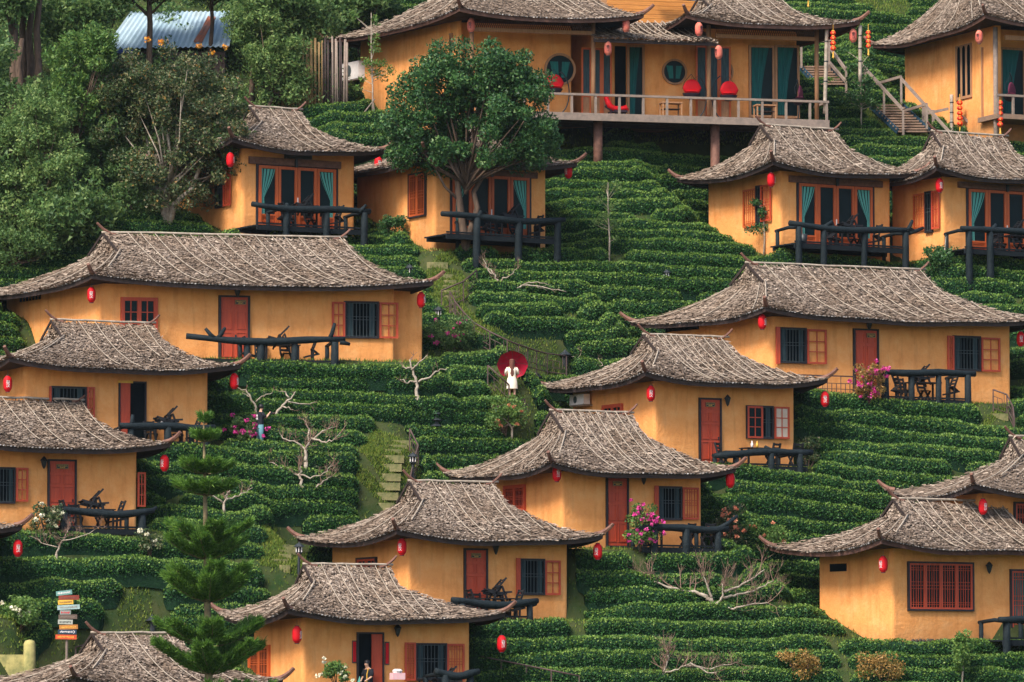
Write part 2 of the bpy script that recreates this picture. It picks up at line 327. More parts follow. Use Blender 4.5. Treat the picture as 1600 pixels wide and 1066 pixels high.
def roof(h, dens=215, pole_step=.55, up=.34, fmat='fascia', poles=True, ug=.76, tail=0, hornlen=.5):
    root, k = h.root, h.k
    zE = h.H + .20; Hr = h.rz - zE; hy = h.D / 2
    def xl(u): return -h.oL + (h.rx0 + h.oL) * min(u / ug, 1)
    def xr(u): return h.W + h.oR + (h.rx1 - h.W - h.oR) * min(u / ug, 1)
    def yf(u): return -h.oF + (hy + h.oF) * u
    def yb(u): return h.D + h.oB + (hy - h.D - h.oB) * u
    sd = rng.uniform(0, 9)
    def zz(u, c, x, y): return zE + Hr * fprof(u) + up * abs(c) ** 2.6 * (1 - min(u / .8, 1)) ** 2 + .035 * math.sin(x * 1.3 + sd) * math.sin(y * 1.1 + sd)
    def fr(u, v):
        a, b = xl(u), xr(u); x = a + (b - a) * v; y = yf(u); return (x, y, zz(u, 2 * v - 1, x, y))
    def bk(u, v):
        a, b = xl(u), xr(u); x = a + (b - a) * v; y = yb(u); return (x, y, zz(u, 2 * v - 1, x, y))
    def lf(u, v): u = u * ug; y = yf(u) + (yb(u) - yf(u)) * v; x = xl(u); return (x, y, zz(u, 2 * v - 1, x, y))
    def rt(u, v): u = u * ug; y = yf(u) + (yb(u) - yf(u)) * v; x = xr(u); return (x, y, zz(u, 2 * v - 1, x, y))
    h.fr, h.xl, h.xr = fr, xl, xr
    U = np.linspace(0, 1, 11); V = np.linspace(0, 1, 15)
    dn = lambda f: (lambda u, v: (f(u, v)[0], f(u, v)[1], f(u, v)[2] - .05))
    mb = MB(); mb.grid(dn(fr), U, V); mb.grid(dn(bk), U, V[::-1]); mb.grid(dn(lf), U, V[::-1]); mb.grid(dn(rt), U, V)
    for x, s in ((h.rx0 + .12, 1), (h.rx1 - .12, -1)):
        ys = [yf(u) for u in (ug, .9, 1)] + [yb(u) for u in (.9, ug)]; us = (ug, .9, 1, .9, ug)
        mb.add([(x, y, zE + Hr * fprof(u)) for y, u in zip(ys, us)], [tuple(range(5))[::s]])
    rf = mb.build('roof', 'thatch_base', root, True, k)
    # loose leaf thatch in layers
    Pl, Al, Bl = [], [], []
    W0 = h.W + h.oL + h.oR; D0 = h.D + h.oF + h.oB; sl = math.hypot(hy + h.oF, Hr)
    def layer(f, n, edge=False, fringe=0):
        n = int(n); u = rng.random(n) * (1.0); v = rng.random(n)
        if fringe: u[:fringe] = rng.random(fringe) * .012 - .004
        for i in range(n):
            ui, vi = max(u[i], 0), v[i]; p = np.array(f(ui, vi)); pu = np.array(f(min(ui + .04, 1.0), vi)) if ui < .96 else 2 * p - np.array(f(ui - .04, vi))
            pv = np.array(f(ui, vi + .02)) if vi < .97 else 2 * p - np.array(f(ui, vi - .02))
            a = norm(pu - p); b = norm(pv - p); nn = norm(np.cross(b, a)); nn = nn * (1 if nn[2] > 0 else -1)
            g = rng.normal(0, .60); d = a * math.cos(g) + b * math.sin(g); w = norm(np.cross(nn, d))
            ln = rng.uniform(.05, .115); wd = rng.uniform(.014, .034)
            Pl.append(p + nn * (rng.uniform(-.02, .05)) - (a * .05 if i < fringe else 0) - np.array((0, 0, .03 if i < fringe else 0)))
            Al.append(-(d + nn * rng.uniform(-.30, .02)) * ln); Bl.append((w + nn * rng.normal(0, .28)) * wd)
    layer(fr, W0 * .8 * sl * dens, fringe=int(W0 * 34)); layer(lf, D0 * .62 * ug * sl * dens * 1.05, fringe=int(D0 * 34))
    layer(rt, D0 * .5 * ug * sl * dens * .25, fringe=int(D0 * 6)); layer(bk, W0 * .7 * sl * dens * .12)
    for _ in range(int(9 * dens)):      # gable mouth
        u = ug + (1 - ug) * rng.random() ** 1.5; y = yf(u) + (yb(u) - yf(u)) * rng.random(); z = zE + Hr * fprof(rng.uniform(ug, max(u, ug + .01)))
        for x, sg in ((h.rx0 + .05, -1),):
            Pl.append(np.array((x + rng.uniform(-.04, .04), y, z))); Al.append(np.array((sg * rng.uniform(.0, .12), rng.normal(0, .05), -rng.uniform(.08, .16)))); Bl.append(np.array((rng.normal(0, .02), rng.uniform(.03, .06), rng.normal(0, .02))))
    Pl, Al, Bl = map(np.array, (Pl, Al, Bl))
    Vv, Q = cards(Pl, Al, Bl, True); Vv[:, 0] += k * Vv[:, 1]
    th = link(bpy.data.objects.new('thatch', mesh_np('thatch', Vv, Q, ['thatch'])), rf); th['kind'] = 'stuff'
    if poles:
        x = h.rx0 + .12
        while x < h.W + h.oR - .8:
            x += pole_step * rng.uniform(.75, 1.3); pts = []
            u1 = rng.uniform(.02, .12) if rng.random() < .72 else rng.uniform(.15, .5); dx = rng.normal(0, .10)
            u0 = 1.0
            for u in np.linspace(1.0, u1, 9):
                xx = x + dx * (1 - u)
                if xx > xr(u) - .05: u0 = u; continue
                v = (xx - xl(u)) / (xr(u) - xl(u)); q = fr(u, v); pts.append((q[0], q[1] - .03, q[2] + .075))
            if len(pts) > 2: MB().tube(pts, .018, 5).build('bamboo_pole', 'bamboo', rf, True, k)
        for vx in np.arange(.10, .95, 2.3 / D0 * (pole_step / .5)):
            pts = []
            u1 = rng.uniform(.02, .2)
            for u in np.linspace(.97, u1, 7):
                q = lf(u, vx + rng.normal(0, .003)); pts.append((q[0] - .03, q[1], q[2] + .075))
            MB().tube(pts, .019, 5).build('bamboo_pole', 'bamboo', rf, True, k)
        MB().tube([(xl(u) + .04, yf(u) - .02, zz(u, -1 if u < .3 else 0, 0, 0) + .10) for u in np.linspace(ug * .55, ug, 5)], .03, 5).build('bamboo_pole', 'bamboo', rf, True, k)
    # ridge pole, rake boards
    n = 9; MB().tube([(h.rx0 - .1 + (h.rx1 - h.rx0 + .2) * i / n, hy, h.rz + .09 + rng.normal(0, .008)) for i in range(n + 1)], .05, 6).build('ridge_pole', 'bamboo', rf, True, k)
    for s in (-1, 1):
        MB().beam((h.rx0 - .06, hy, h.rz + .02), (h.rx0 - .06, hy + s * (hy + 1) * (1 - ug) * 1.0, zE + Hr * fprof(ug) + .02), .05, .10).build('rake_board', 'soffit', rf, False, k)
    # fascia, corrugated edge, soffit
    N = 28; loop = []
    edges = [lambda t: fr(0, t), lambda t: rt(0, t), lambda t: bk(0, 1 - t), lambda t: lf(0, 1 - t)]
    for e in edges:
        for i in range(N): loop.append(np.array(e(i / N)))
    loop = np.array(loop); cen = np.array((h.W / 2, h.D / 2))
    def off(d, dz): q = loop.copy(); v = q[:, :2] - cen; q[:, 0] -= np.sign(v[:, 0]) * d * (np.abs(v[:, 0]) > W0 / 2 - .02); q[:, 1] -= np.sign(v[:, 1]) * d * (np.abs(v[:, 1]) > D0 / 2 - .02); q[:, 2] += dz; return q
    rings = [off(.03, -.05), off(.05, -.22), off(.11, -.22), off(.11, -.05)]; L = len(loop)
    mb = MB(); mb.add(np.concatenate(rings), [(r * L + i, r * L + (i + 1) % L, ((r + 1) % 4) * L + (i + 1) % L, ((r + 1) % 4) * L + i) for r in range(4) for i in range(L)])
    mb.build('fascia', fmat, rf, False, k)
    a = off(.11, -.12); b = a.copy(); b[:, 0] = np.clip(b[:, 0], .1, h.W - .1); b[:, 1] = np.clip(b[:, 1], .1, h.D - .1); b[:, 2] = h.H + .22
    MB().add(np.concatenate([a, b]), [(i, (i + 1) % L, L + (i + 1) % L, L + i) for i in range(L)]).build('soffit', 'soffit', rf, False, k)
    if h.kw.get('tin', True):
        mb = MB(); 
        for e, ln in ((edges[0], W0), (edges[3], D0)):
            n = int(ln / .07); A = []; B = []
            for i in range(n + 1):
                q = np.array(e(i / n)); dz = .022 * (-1) ** i; A.append(q + (0, -.02, -.045 + dz)); B.append(q + (0, .10, -.015 + dz))
            m = n + 1; mb.add(A + B, [(i, i + 1, m + i + 1, m + i) for i in range(n)])
        mb.build('corrugated_edge', 'tin', rf, False, k)
    # upswept horns at the corners and the ridge ends
    def horn(p, d, ln=hornlen, r=.12, steep=1.1, nm='horn'):
        d = norm(np.array((d[0], d[1], 0.))); p = np.array(p)
        pts = [p + d * (-.35 + (ln + .2) * t) + np.array((0, 0, -.06 + steep * (.05 * t + .62 * ln * t * t))) for t in np.linspace(0, 1, 6)]
        MB().tube(pts, [r * (1.0 - .42 * t) for t in np.linspace(0, 1, 6)], 6).build(nm, 'horn', rf, False, k)
    horn(fr(0, 0), (-1, -1)); horn(fr(0, 1), (1, -1)); horn(bk(0, 0), (-1, 1)); horn(bk(0, 1), (1, 1))
    horn((h.rx0 + .1, hy, h.rz + .05), (-1, 0), .55, .08, 1.2, 'ridge_horn'); horn((h.rx1 - .1, hy, h.rz + .05), (1, 0), .5, .07, 1.2, 'ridge_horn')
    return rf
def walls(h, y0=0.0, y1=None, x0=0.0, x1=None, zb=-2.6, zt=None, m='plaster', name='wall'):
    y1 = h.D if y1 is None else y1; x1 = h.W if x1 is None else x1; zt = h.H + .24 if zt is None else zt
    r = .16; pts = []
    for cx, cy, a0 in ((x0 + r, y0 + r, 180), (x1 - r, y0 + r, 270), (x1 - r, y1 - r, 0), (x0 + r, y1 - r, 90)):
        for i in range(5): a = R(a0 + 22.5 * i); pts.append((cx + r * math.cos(a), cy + r * math.sin(a)))
    n = len(pts); zs = [zb, 0.0, h.H * .5, zt]
    v = [(x, y, z) for z in zs for x, y in pts]
    f = [(j * n + i, j * n + (i + 1) % n, (j + 1) * n + (i + 1) % n, (j + 1) * n + i) for j in range(len(zs) - 1) for i in range(n)]
    f += [tuple(range(n))[::-1], tuple((len(zs) - 1) * n + i for i in range(n))]
    return MB().add(v, f).build(name, m, h.root, False, h.k)
for key, h in SPEC.items():
    h.root = empty('thatched_house' if key[0] != 'V' else 'thatched_villa', h.base, h.a, LAB[key], 'villa' if key[0] == 'V' else 'house',
                   'thatched yellow plaster houses on the tea hill')
    if key not in ('V', 'V2', 'VR'): walls(h)
    st = {'H': .36, 'I': .36, 'Fh': .55, 'J': .62, 'K': .5, 'C': .7, 'B': .75, 'G': .7, 'L': .75}.get(key, .6)
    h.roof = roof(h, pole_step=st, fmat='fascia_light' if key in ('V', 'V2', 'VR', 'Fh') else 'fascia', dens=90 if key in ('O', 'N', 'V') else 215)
walls(SPEC['C'], y0=.5, y1=5, x0=SPEC['C'].W - .05, x1=SPEC['C'].W + 1.45, name='annex_wall')

# decks: left and right end, rail and floor height, posts, branch stubs, all read off the photograph
DK = dict(
 C=(315, 545, 533, 566, [400, 421, 474, 537], [(352, -.45, .45), (352, .35, .5), (527, .25, .75), (545, .4, -.08)]),
 B=(1385, 1525, 584, 617, [1391, 1432, 1474, 1520], [(1400, -.4, .1)]),
 A=(402, 572, 328, 355, [447, 510, 569], [(448, .0, .22), (560, .35, .33)]),
 A2=(698, 875, 343, 366, [745, 810, 871], [(745, .2, .3)]),
 E=(1242, 1420, 359, 379, [1248, 1287, 1350, 1415], [(1285, .5, .32), (1415, .35, .55), (1420, .75, .25)]),
 E2=(1508, 1690, 364, 383, [1514, 1547, 1612, 1680], [(1547, -.35, .15), (1547, .3, .3)]),
 H=(1124, 1262, 708, 728, [1150, 1205, 1250], [(1215, -.6, .25)]),
 I=(1005, 1130, 827, 852, [1022, 1072, 1122], [(1120, .9, .55)]),
 J=(716, 832, 944, 966, [722, 780, 828], [(830, .2, .02)]),
 K=(690, 740, 1055, 1080, [695, 735], []),
 G=(92, 232, 802, 826, [100, 222], [(95, .0, .35), (225, .5, .25)]),
 L=(196, 328, 668, 693, [204, 262, 322], [(205, .05, .45)]),
 Fh=(1568, 1640, 970, 1000, [1573, 1635], []),
)
# ---------------------------------------------------------------- ground, paths, tea hedges
def path_pts(pix): return np.array([onT(*p) for p in pix])
PATHS = [(path_pts([(600, 800), (600, 770), (607, 740), (612, 712), (625, 688)]), .75, True),
         (path_pts([(792, 632), (786, 608)]), .3, False),
         (path_pts([(872, 562), (810, 543), (760, 524), (715, 494), (700, 468)]), .22, False),
         (path_pts([(702, 470), (700, 445), (692, 425), (682, 405)]), .5, True),
         (path_pts([(440, 895), (440, 872), (448, 850)]), .45, True),
         (path_pts([(190, 1000), (220, 980), (240, 970)]), .3, False),
         (path_pts([(1560, 655), (1552, 645)]), .5, True)]
CLEAR = [(onT(30, 1050), 1.3), (onT(110, 1045), .6), (onT(1380, 8), 1.2), (onT(800, 628), .75), (onT(1398, 185), 1.25), (onT(1425, 205), 1.2), (onT(1284, 122), 1.0)]
def clear_of_paths(x, y):
    ok = np.ones(np.shape(x), bool)
    for pts, w, _ in PATHS:
        for a, b in zip(pts[:-1], pts[1:]):
            d = b[:2] - a[:2]; t = np.clip(((x - a[0]) * d[0] + (y - a[1]) * d[1]) / (d @ d), 0, 1)
            ok &= np.hypot(x - a[0] - t * d[0], y - a[1] - t * d[1]) > w + .15
    for c, r in CLEAR: ok &= np.hypot(x - c[0], y - c[1]) > r
    return ok
def in_poly(px, py, poly):
    c = np.zeros(np.shape(px), bool); n = len(poly)
    for i in range(n):
        (x1, y1), (x2, y2) = poly[i], poly[i - 1]
        t = ((y1 > py) != (y2 > py)) & (px < (x2 - x1) * (py - y1) / (y2 - y1 + 1e-9) + x1); c ^= t
    return c
WOODS = [(-400, -400), (640, -400), (560, 60), (545, 150), (455, 178), (330, 205), (250, 330), (150, 350), (60, 400), (-20, 440), (-400, 470)]
def axis(lo, hi, step, far): 
    a = np.arange(lo, hi + step, step); g = np.array([1, 2.5, 5, 10, 20, 40, 80, 160, 320, 600]) * 1.0; g = g[g < far]
    return np.concatenate([(lo - g)[::-1], a, hi + g])
gx = axis(-30, 32, .4, 700); gy = axis(160, 262, .4, 700)
X, Y = np.meshgrid(gx, gy); Z = T(X, Y) + .04 * wave(X * 6, Y * 6, 1)
nx, ny = len(gx), len(gy); idx = np.arange(nx * ny).reshape(ny, nx)
Q = np.stack([idx[:-1, :-1], idx[:-1, 1:], idx[1:, 1:], idx[1:, :-1]], -1).reshape(-1, 4)
g = link(bpy.data.objects.new('hillside', mesh_np('hillside', np.stack([X, Y, Z], -1).reshape(-1, 3), Q, ['soil'], smooth=np.ones(len(Q), bool)))); g['kind'] = 'structure'
# grass on the paths and in the open spots
def grass_at(x, y, l=.13):
    n = len(x); p = np.stack([x, y, T(x, y)], -1); A = norm(rdir(n) * .5 + np.array((0, 0, 1.))) * l / 2 * rng.uniform(.6, 1.4, (n, 1)); B = norm(np.cross(A, rdir(n))) * .020
    return cards(p + A * .8, A, B)
gp = []
for pts, w, _ in PATHS:
    for a, b in zip(pts[:-1], pts[1:]):
        L = np.linalg.norm(b - a); n = int(L * 2.6 * w * 750); t = rng.random(n); s = rng.uniform(-1, 1, n) * (w + .35); d = norm(b[:2] - a[:2])
        gp.append(np.stack([a[0] + (b[0] - a[0]) * t - d[1] * s, a[1] + (b[1] - a[1]) * t + d[0] * s], -1))
for c, r in CLEAR: n = int(r * r * 3.2 * 300); a = rng.random(n) * 6.283; q = np.sqrt(rng.random(n)) * (r + .3); gp.append(np.stack([c[0] + q * np.cos(a), c[1] + q * np.sin(a)], -1))
n = 190000; xs = rng.uniform(-26, 26, n); ys = rng.uniform(176, 246, n); qx, qy = proj(np.stack([xs, ys, T(xs, ys)], -1)); k = (qx > -60) & (qx < 1660) & (qy > -30) & (qy < 1110)
gp.append(np.stack([xs[k], ys[k]], -1))
gp = np.concatenate(gp); V_, Q_ = grass_at(gp[:, 0], gp[:, 1])
o = link(bpy.data.objects.new('grass', mesh_np('grass', V_, Q_, ['grass']))); tag(o, 'thin yellow green grass on the paths and between the tea rows', 'grass', kind='stuff')
def free(x, y, z, px, py):
    ok = clear_of_paths(x, y) & ~in_poly(px, py, WOODS)
    for h in HOUSES:
        lx, ly = h.loc(x, y); m = .4
        V = h.key[0] == 'V'
        if h.key in DK:
            q_ = DK[h.key]; a_, b_ = h.front(q_[0], q_[3], -2.0)[0], h.front(q_[1], q_[3], -2.0)[0]
            ok &= ~((lx > a_ - .15) & (lx < b_ + .15) & (ly > -2.25) & (ly < 0) & (z + .42 > h.base[2]))
        if V: ok &= ~((lx > -8 * (h.key == 'V2')) & (lx < h.W + 1) & (ly > 2.4) & (ly < h.D + 1)); continue
        ok &= ~((lx > -m) & (lx < h.W + m + (1.5 if h.key == 'C' else 0)) & (ly > (-.45 if not V else .3)) & (ly < h.D + .6))
    return ok
hedge_runs = []
gxx = np.arange(-30, 32.01, .3); gyy = np.arange(150, 275, .15); TG = T(*np.meshgrid(gxx, gyy, indexing='ij')); TG = np.maximum.accumulate(TG, axis=1) + 1e-5 * np.arange(len(gyy))
def dip(x, z): return .085 * np.maximum(x - 8.5, 0) * ss((z - 4.5) / 3) * ss((16 - z) / 3) - .05 * np.maximum(-x - 3, 0) * ss((z - 3) / 3) * ss((13 - z) / 3)
zl = -3.5; row = 0
while zl < 40:
    dz = rng.uniform(.52, .72) if zl < 14 else rng.uniform(.46, .58)
    ph = rng.uniform(0, 6); zz_ = zl - dip(gxx, zl) + .07 * np.sin(gxx * .8 + ph) + .04 * np.sin(gxx * 2.1 + ph * 2)
    yy = np.array([np.interp(zz_[i], TG[i], gyy) for i in range(len(gxx))]); x = gxx.copy()
    for _ in range(2): yy[1:-1] = .25 * yy[:-2] + .5 * yy[1:-1] + .25 * yy[2:]
    z = T(x, yy); px, py = proj(np.stack([x, yy, z], -1))
    ok = free(x, yy, z, px, py) & (px > -110) & (px < 1710) & (py > -45) & (py < 1135)
    ok[1:] &= np.abs(np.diff(yy)) < 3.5
    ok &= rng.random(len(x)) > .006
    i = 0
    while i < len(x):
        if ok[i]:
            j = i
            while j + 1 < len(x) and ok[j + 1] and j - i < 46: j += 1
            if j - i >= 3: hedge_runs.append((x[i:j + 1], yy[i:j + 1], row, dz * 1.5))
            i = j + 1
        else: i += 1
    zl += dz; row += 1
def hedge(x, y, ds, dens=420):
    n = len(x); wd = ds * rng.uniform(.66, .84); ht = rng.uniform(.42, .56); ph = rng.uniform(0, 9)
    # resample finer
    al = np.concatenate([[0], np.cumsum(np.hypot(np.diff(x), np.diff(y)))]); t = np.interp(np.linspace(0, al[-1], max(int(al[-1] / .16), 5)), al, np.arange(n)); X = np.interp(t, range(n), x); Y = np.interp(t, range(n), y); m = len(X)
    C = np.stack([X, Y, T(X, Y)], -1); tn = norm(np.gradient(C[:, :2], axis=0)); side = np.stack([-tn[:, 1], tn[:, 0]], -1)   # uphill
    e = np.minimum(np.arange(m), np.arange(m)[::-1]) * .15; tp = np.clip(e / .3, .10, 1) ** .4
    hh = ht * tp * (1 + .05 * np.sin(X * 1.7 + ph) + .04 * np.sin(X * 4.1 + ph)); ww = wd / 2 * tp * (1 + .05 * np.sin(X * 2.3 + ph * 2))
    ang = np.linspace(0, math.pi, 8); ca = np.sign(np.cos(ang)) * np.abs(np.cos(ang)) ** .55; sa = np.sin(ang) ** .6
    def surf(ti, an, out=0.0):
        c0 = np.stack([np.interp(ti, range(m), C[:, q]) for q in range(3)], -1); sx = np.interp(ti, range(m), side[:, 0]); sy = np.interp(ti, range(m), side[:, 1])
        H_, W_ = np.interp(ti, range(m), hh), np.interp(ti, range(m), ww); c = np.sign(np.cos(an)) * np.abs(np.cos(an)) ** .55; s_ = np.clip(np.sin(an), 0, 1) ** .6
        ac = (W_ + out) * c; zz = (H_ + out) * s_ + .30 * ac * TS * (c < 0) 
        return np.stack([c0[:, 0] + sx * ac, c0[:, 1] + sy * ac, c0[:, 2] + zz], -1), np.stack([sx * np.cos(an), sy * np.cos(an), np.sin(an) + .05], -1)
    ti = np.repeat(np.arange(m), 8).astype(float); an = np.tile(ang, m); Vb, _ = surf(ti, an, -.05); Vb = Vb.reshape(m, 8, 3); 
    lo = Vb[:, [0, 7]].copy(); lo[:, :, 2] -= .55; Vb = np.concatenate([lo[:, :1], Vb, lo[:, 1:]], 1); r = 10
    ib = np.arange(m * r).reshape(m, r); Qb = np.stack([ib[:-1, :-1], ib[:-1, 1:], ib[1:, 1:], ib[1:, :-1]], -1).reshape(-1, 4)
    cap = [[ib[q, a_], ib[q, a_ + 1], ib[q, 8 - a_], ib[q, 9 - a_]] for q in (0, m - 1) for a_ in range(4)]; Qb = np.concatenate([Qb, cap])
    L = np.linalg.norm(np.diff(C, axis=0), axis=1).sum(); nl = int(L * (wd + ht * 1.5) * dens)
    ti = rng.random(nl) * (m - 1); an = np.clip(rng.beta(1.0, 1.0, nl) * math.pi * .93 + .07, 0, math.pi); an = np.where(an < .9, math.pi - an * rng.uniform(.2, 1, nl), an)
    p, N = surf(ti, an, .0); low = (np.cos(an) < -.5); p[:, 2] -= low * rng.random(nl) ** 2 * .30
    N = norm(N); p += N * rng.uniform(-.05, .045, (nl, 1))
    keep = (np.cos(an) < .35) | (rng.random(nl) < .40); p, N = p[keep], N[keep]; nl = len(p)
    tip = rng.random(nl) < .85 * ss((N[:, 2] - .40) / .45)  # painted top light: lighter young-shoot tone on upward faces, darker leaves on the sides
    Vl, Ql = leafcards(p, N, .086, .056, .30, .7)
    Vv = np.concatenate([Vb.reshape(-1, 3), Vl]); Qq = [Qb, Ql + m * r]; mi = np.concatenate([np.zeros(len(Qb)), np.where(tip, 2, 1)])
    return mesh_np('tea_hedge', Vv, Qq, ['tea_core', 'tea', 'lit_tea_tip'], mi), C
HEDGES = []
def hidden(x, y):
    z = T(x, y) + .5; px, py = proj(np.stack([x, y, z], -1)); hid = np.zeros(len(x), bool)
    for h in HOUSES:
        if h.key[0] == 'V': continue
        q = [proj(h.pt(*t)) for t in ((0, h.D, h.H), (h.W, 0, h.H), (0, 0, .2), (h.rx1, h.D / 2, h.rz), (h.W, 0, .2))]
        hid |= (px > q[0][0] + 8) & (px < q[1][0] - 8) & (py < q[4][1]) & (py > q[3][1] + 55) & (y > h.base[1] + 1)
    return hid
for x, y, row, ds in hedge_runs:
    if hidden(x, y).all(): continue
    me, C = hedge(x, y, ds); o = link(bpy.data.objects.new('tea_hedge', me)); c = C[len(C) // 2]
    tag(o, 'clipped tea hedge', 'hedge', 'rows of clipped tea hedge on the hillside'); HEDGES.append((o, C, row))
print('hedges', len(HEDGES), 'leaf quads', sum(len(o.data.polygons) for o, _, _ in HEDGES))
# ---------------------------------------------------------------- windows, doors and other fittings
def rc(h, face, x0, y0, x1, y1, plane=0.0):
    if face == 'front': a, za = h.front(x0, y0, plane); b, _ = h.front(x1, y0, plane); zb = .03 if y1 is None else h.front((x0 + x1) / 2, y1, plane)[1]; za = h.front((x0 + x1) / 2, y0, plane)[1]
    else: a, _ = h.left(x0, y0, -plane if plane else 0.0); b, _ = h.left(x1, y0); za = h.left((x0 + x1) / 2, y0)[1]; zb = .03 if y1 is None else h.left((x0 + x1) / 2, y1)[1]
    return min(a, b), max(a, b), zb, za
def bx(mb, face, s0, s1, o0, o1, z0, z1, pl=0.0):
    if face == 'front': mb.box(s0, s1, pl - o1, pl - o0, z0, z1)
    else: mb.box(-o1, -o0, s0, s1, z0, z1)
    return mb
def ring(mb, face, s0, s1, o0, o1, z0, z1, t, pl=0.0):
    bx(mb, face, s0, s0 + t, o0, o1, z0, z1, pl); bx(mb, face, s1 - t, s1, o0, o1, z0, z1, pl)
    bx(mb, face, s0 + t, s1 - t, o0, o1, z1 - t, z1, pl); bx(mb, face, s0 + t, s1 - t, o0, o1, z0, z0 + t, pl); return mb
def lattice_bars(mb, face, s0, s1, o, z0, z1, kind, pl=0.0, w=.018):
    if kind == '2x3': ss_, zs = [(s0 + s1) / 2], [z0 + (z1 - z0) / 3, z0 + (z1 - z0) * 2 / 3]; w = .035
    elif kind == '2x2': ss_, zs = [(s0 + s1) / 2], [z0 + (z1 - z0) / 2]; w = .04
    else:
        ss_ = [s0 + (s1 - s0) * t for t in (.22, .42, .58, .78)]; H_ = z1 - z0; zs = [z0 + H_ * t for t in (.07, .12, .44, .52, .60, .88, .93)]
    for q in ss_: bx(mb, face, q - w / 2, q + w / 2, o, o + .03, z0, z1, pl)
    for q in zs: bx(mb, face, s0, s1, o + .004, o + .027, q - w / 2, q + w / 2, pl)
    return mb
def casement(h, face, px, n=2, lat='lattice', wood='red_wood', outer='dark_frame', pane='glass', pl=0.0):
    s0, s1, z0, z1 = rc(h, face, *px, plane=pl)
    win = ring(MB(), face, s0, s1, -.02, .10, z0, z1, .07, pl).build('window', outer, h.root, False, h.k)
    a, b = s0 + .07, s1 - .07; w = (b - a) / n
    for i in range(n):
        m = ring(MB(), face, a + i * w + .004, a + (i + 1) * w - .004, .02, .085, z0 + .07, z1 - .07, .07 if w > .3 else .05, pl)
        lattice_bars(m, face, a + i * w + .06, a + (i + 1) * w - .06, .03, z0 + .13, z1 - .13, lat, pl); m.build('sash', wood, win, False, h.k)
        bx(MB(), face, a + i * w + .06, a + (i + 1) * w - .06, .005, .025, z0 + .12, z1 - .12, pl).build('pane', pane, win, False, h.k)
    return win
def shutter(h, win, face, px, lat='2x3', wood='red_wood', pane=None, o=.07, pl=0.0):
    s0, s1, z0, z1 = rc(h, face, *px, plane=pl); nar = s1 - s0 < .28; t = .045 if nar else .075
    m = ring(MB(), face, s0, s1, o, o + .05, z0, z1, t, pl)
    if s1 - s0 > .22: lattice_bars(m, face, s0 + t, s1 - t, o + .01, z0 + t, z1 - t, lat, pl)
    else: bx(m, face, s0 + t, s1 - t, o + .01, o + .04, z0 + t, z1 - t, pl)
    m.build('shutter', wood, win, False, h.k)
    if pane: bx(MB(), face, s0 + t, s1 - t, o + .004, o + .016, z0 + t, z1 - t, pl).build('pane', pane, win, False, h.k)
def open_window(h, face, px, shutters, curtains=True, pl=0.0):
    s0, s1, z0, z1 = rc(h, face, *px, plane=pl)
    win = ring(MB(), face, s0, s1, -.02, .11, z0, z1, .06, pl).build('window', 'dark_frame', h.root, False, h.k)
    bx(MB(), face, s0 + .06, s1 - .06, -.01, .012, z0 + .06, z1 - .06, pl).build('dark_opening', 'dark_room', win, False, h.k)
    w = s1 - s0
    if curtains and w > .5:
        for a, b in ((.10, .25), (.75, .90)) if w > .9 else ((.5, .8),):
            mb = MB(); n = 14
            for i in range(n):
                t0, t1 = s0 + w * (a + (b - a) * i / n), s0 + w * (a + (b - a) * (i + 1) / n); bx(mb, face, t0, t1, .013, .022 + .016 * (i % 2), z0 + .08, z1 - .08, pl)
            mb.build('curtain', 'pale_cloth', win, False, h.k)
    g = MB(); nb = max(int(w / .15), 2)
    for i in range(1, nb): q = s0 + .06 + (w - .12) * i / nb; bx(g, face, q - .009, q + .009, .06, .078, z0 + .06, z1 - .06, pl)
    for t in (.06, .50, .58, .94): bx(g, face, s0 + .06, s1 - .06, .063, .075, z0 + (z1 - z0) * t - .009, z0 + (z1 - z0) * t + .009, pl)
    g.build('grille', 'grille', win, False, h.k)
    for s in shutters: shutter(h, win, face, **s, pl=pl)
    return win
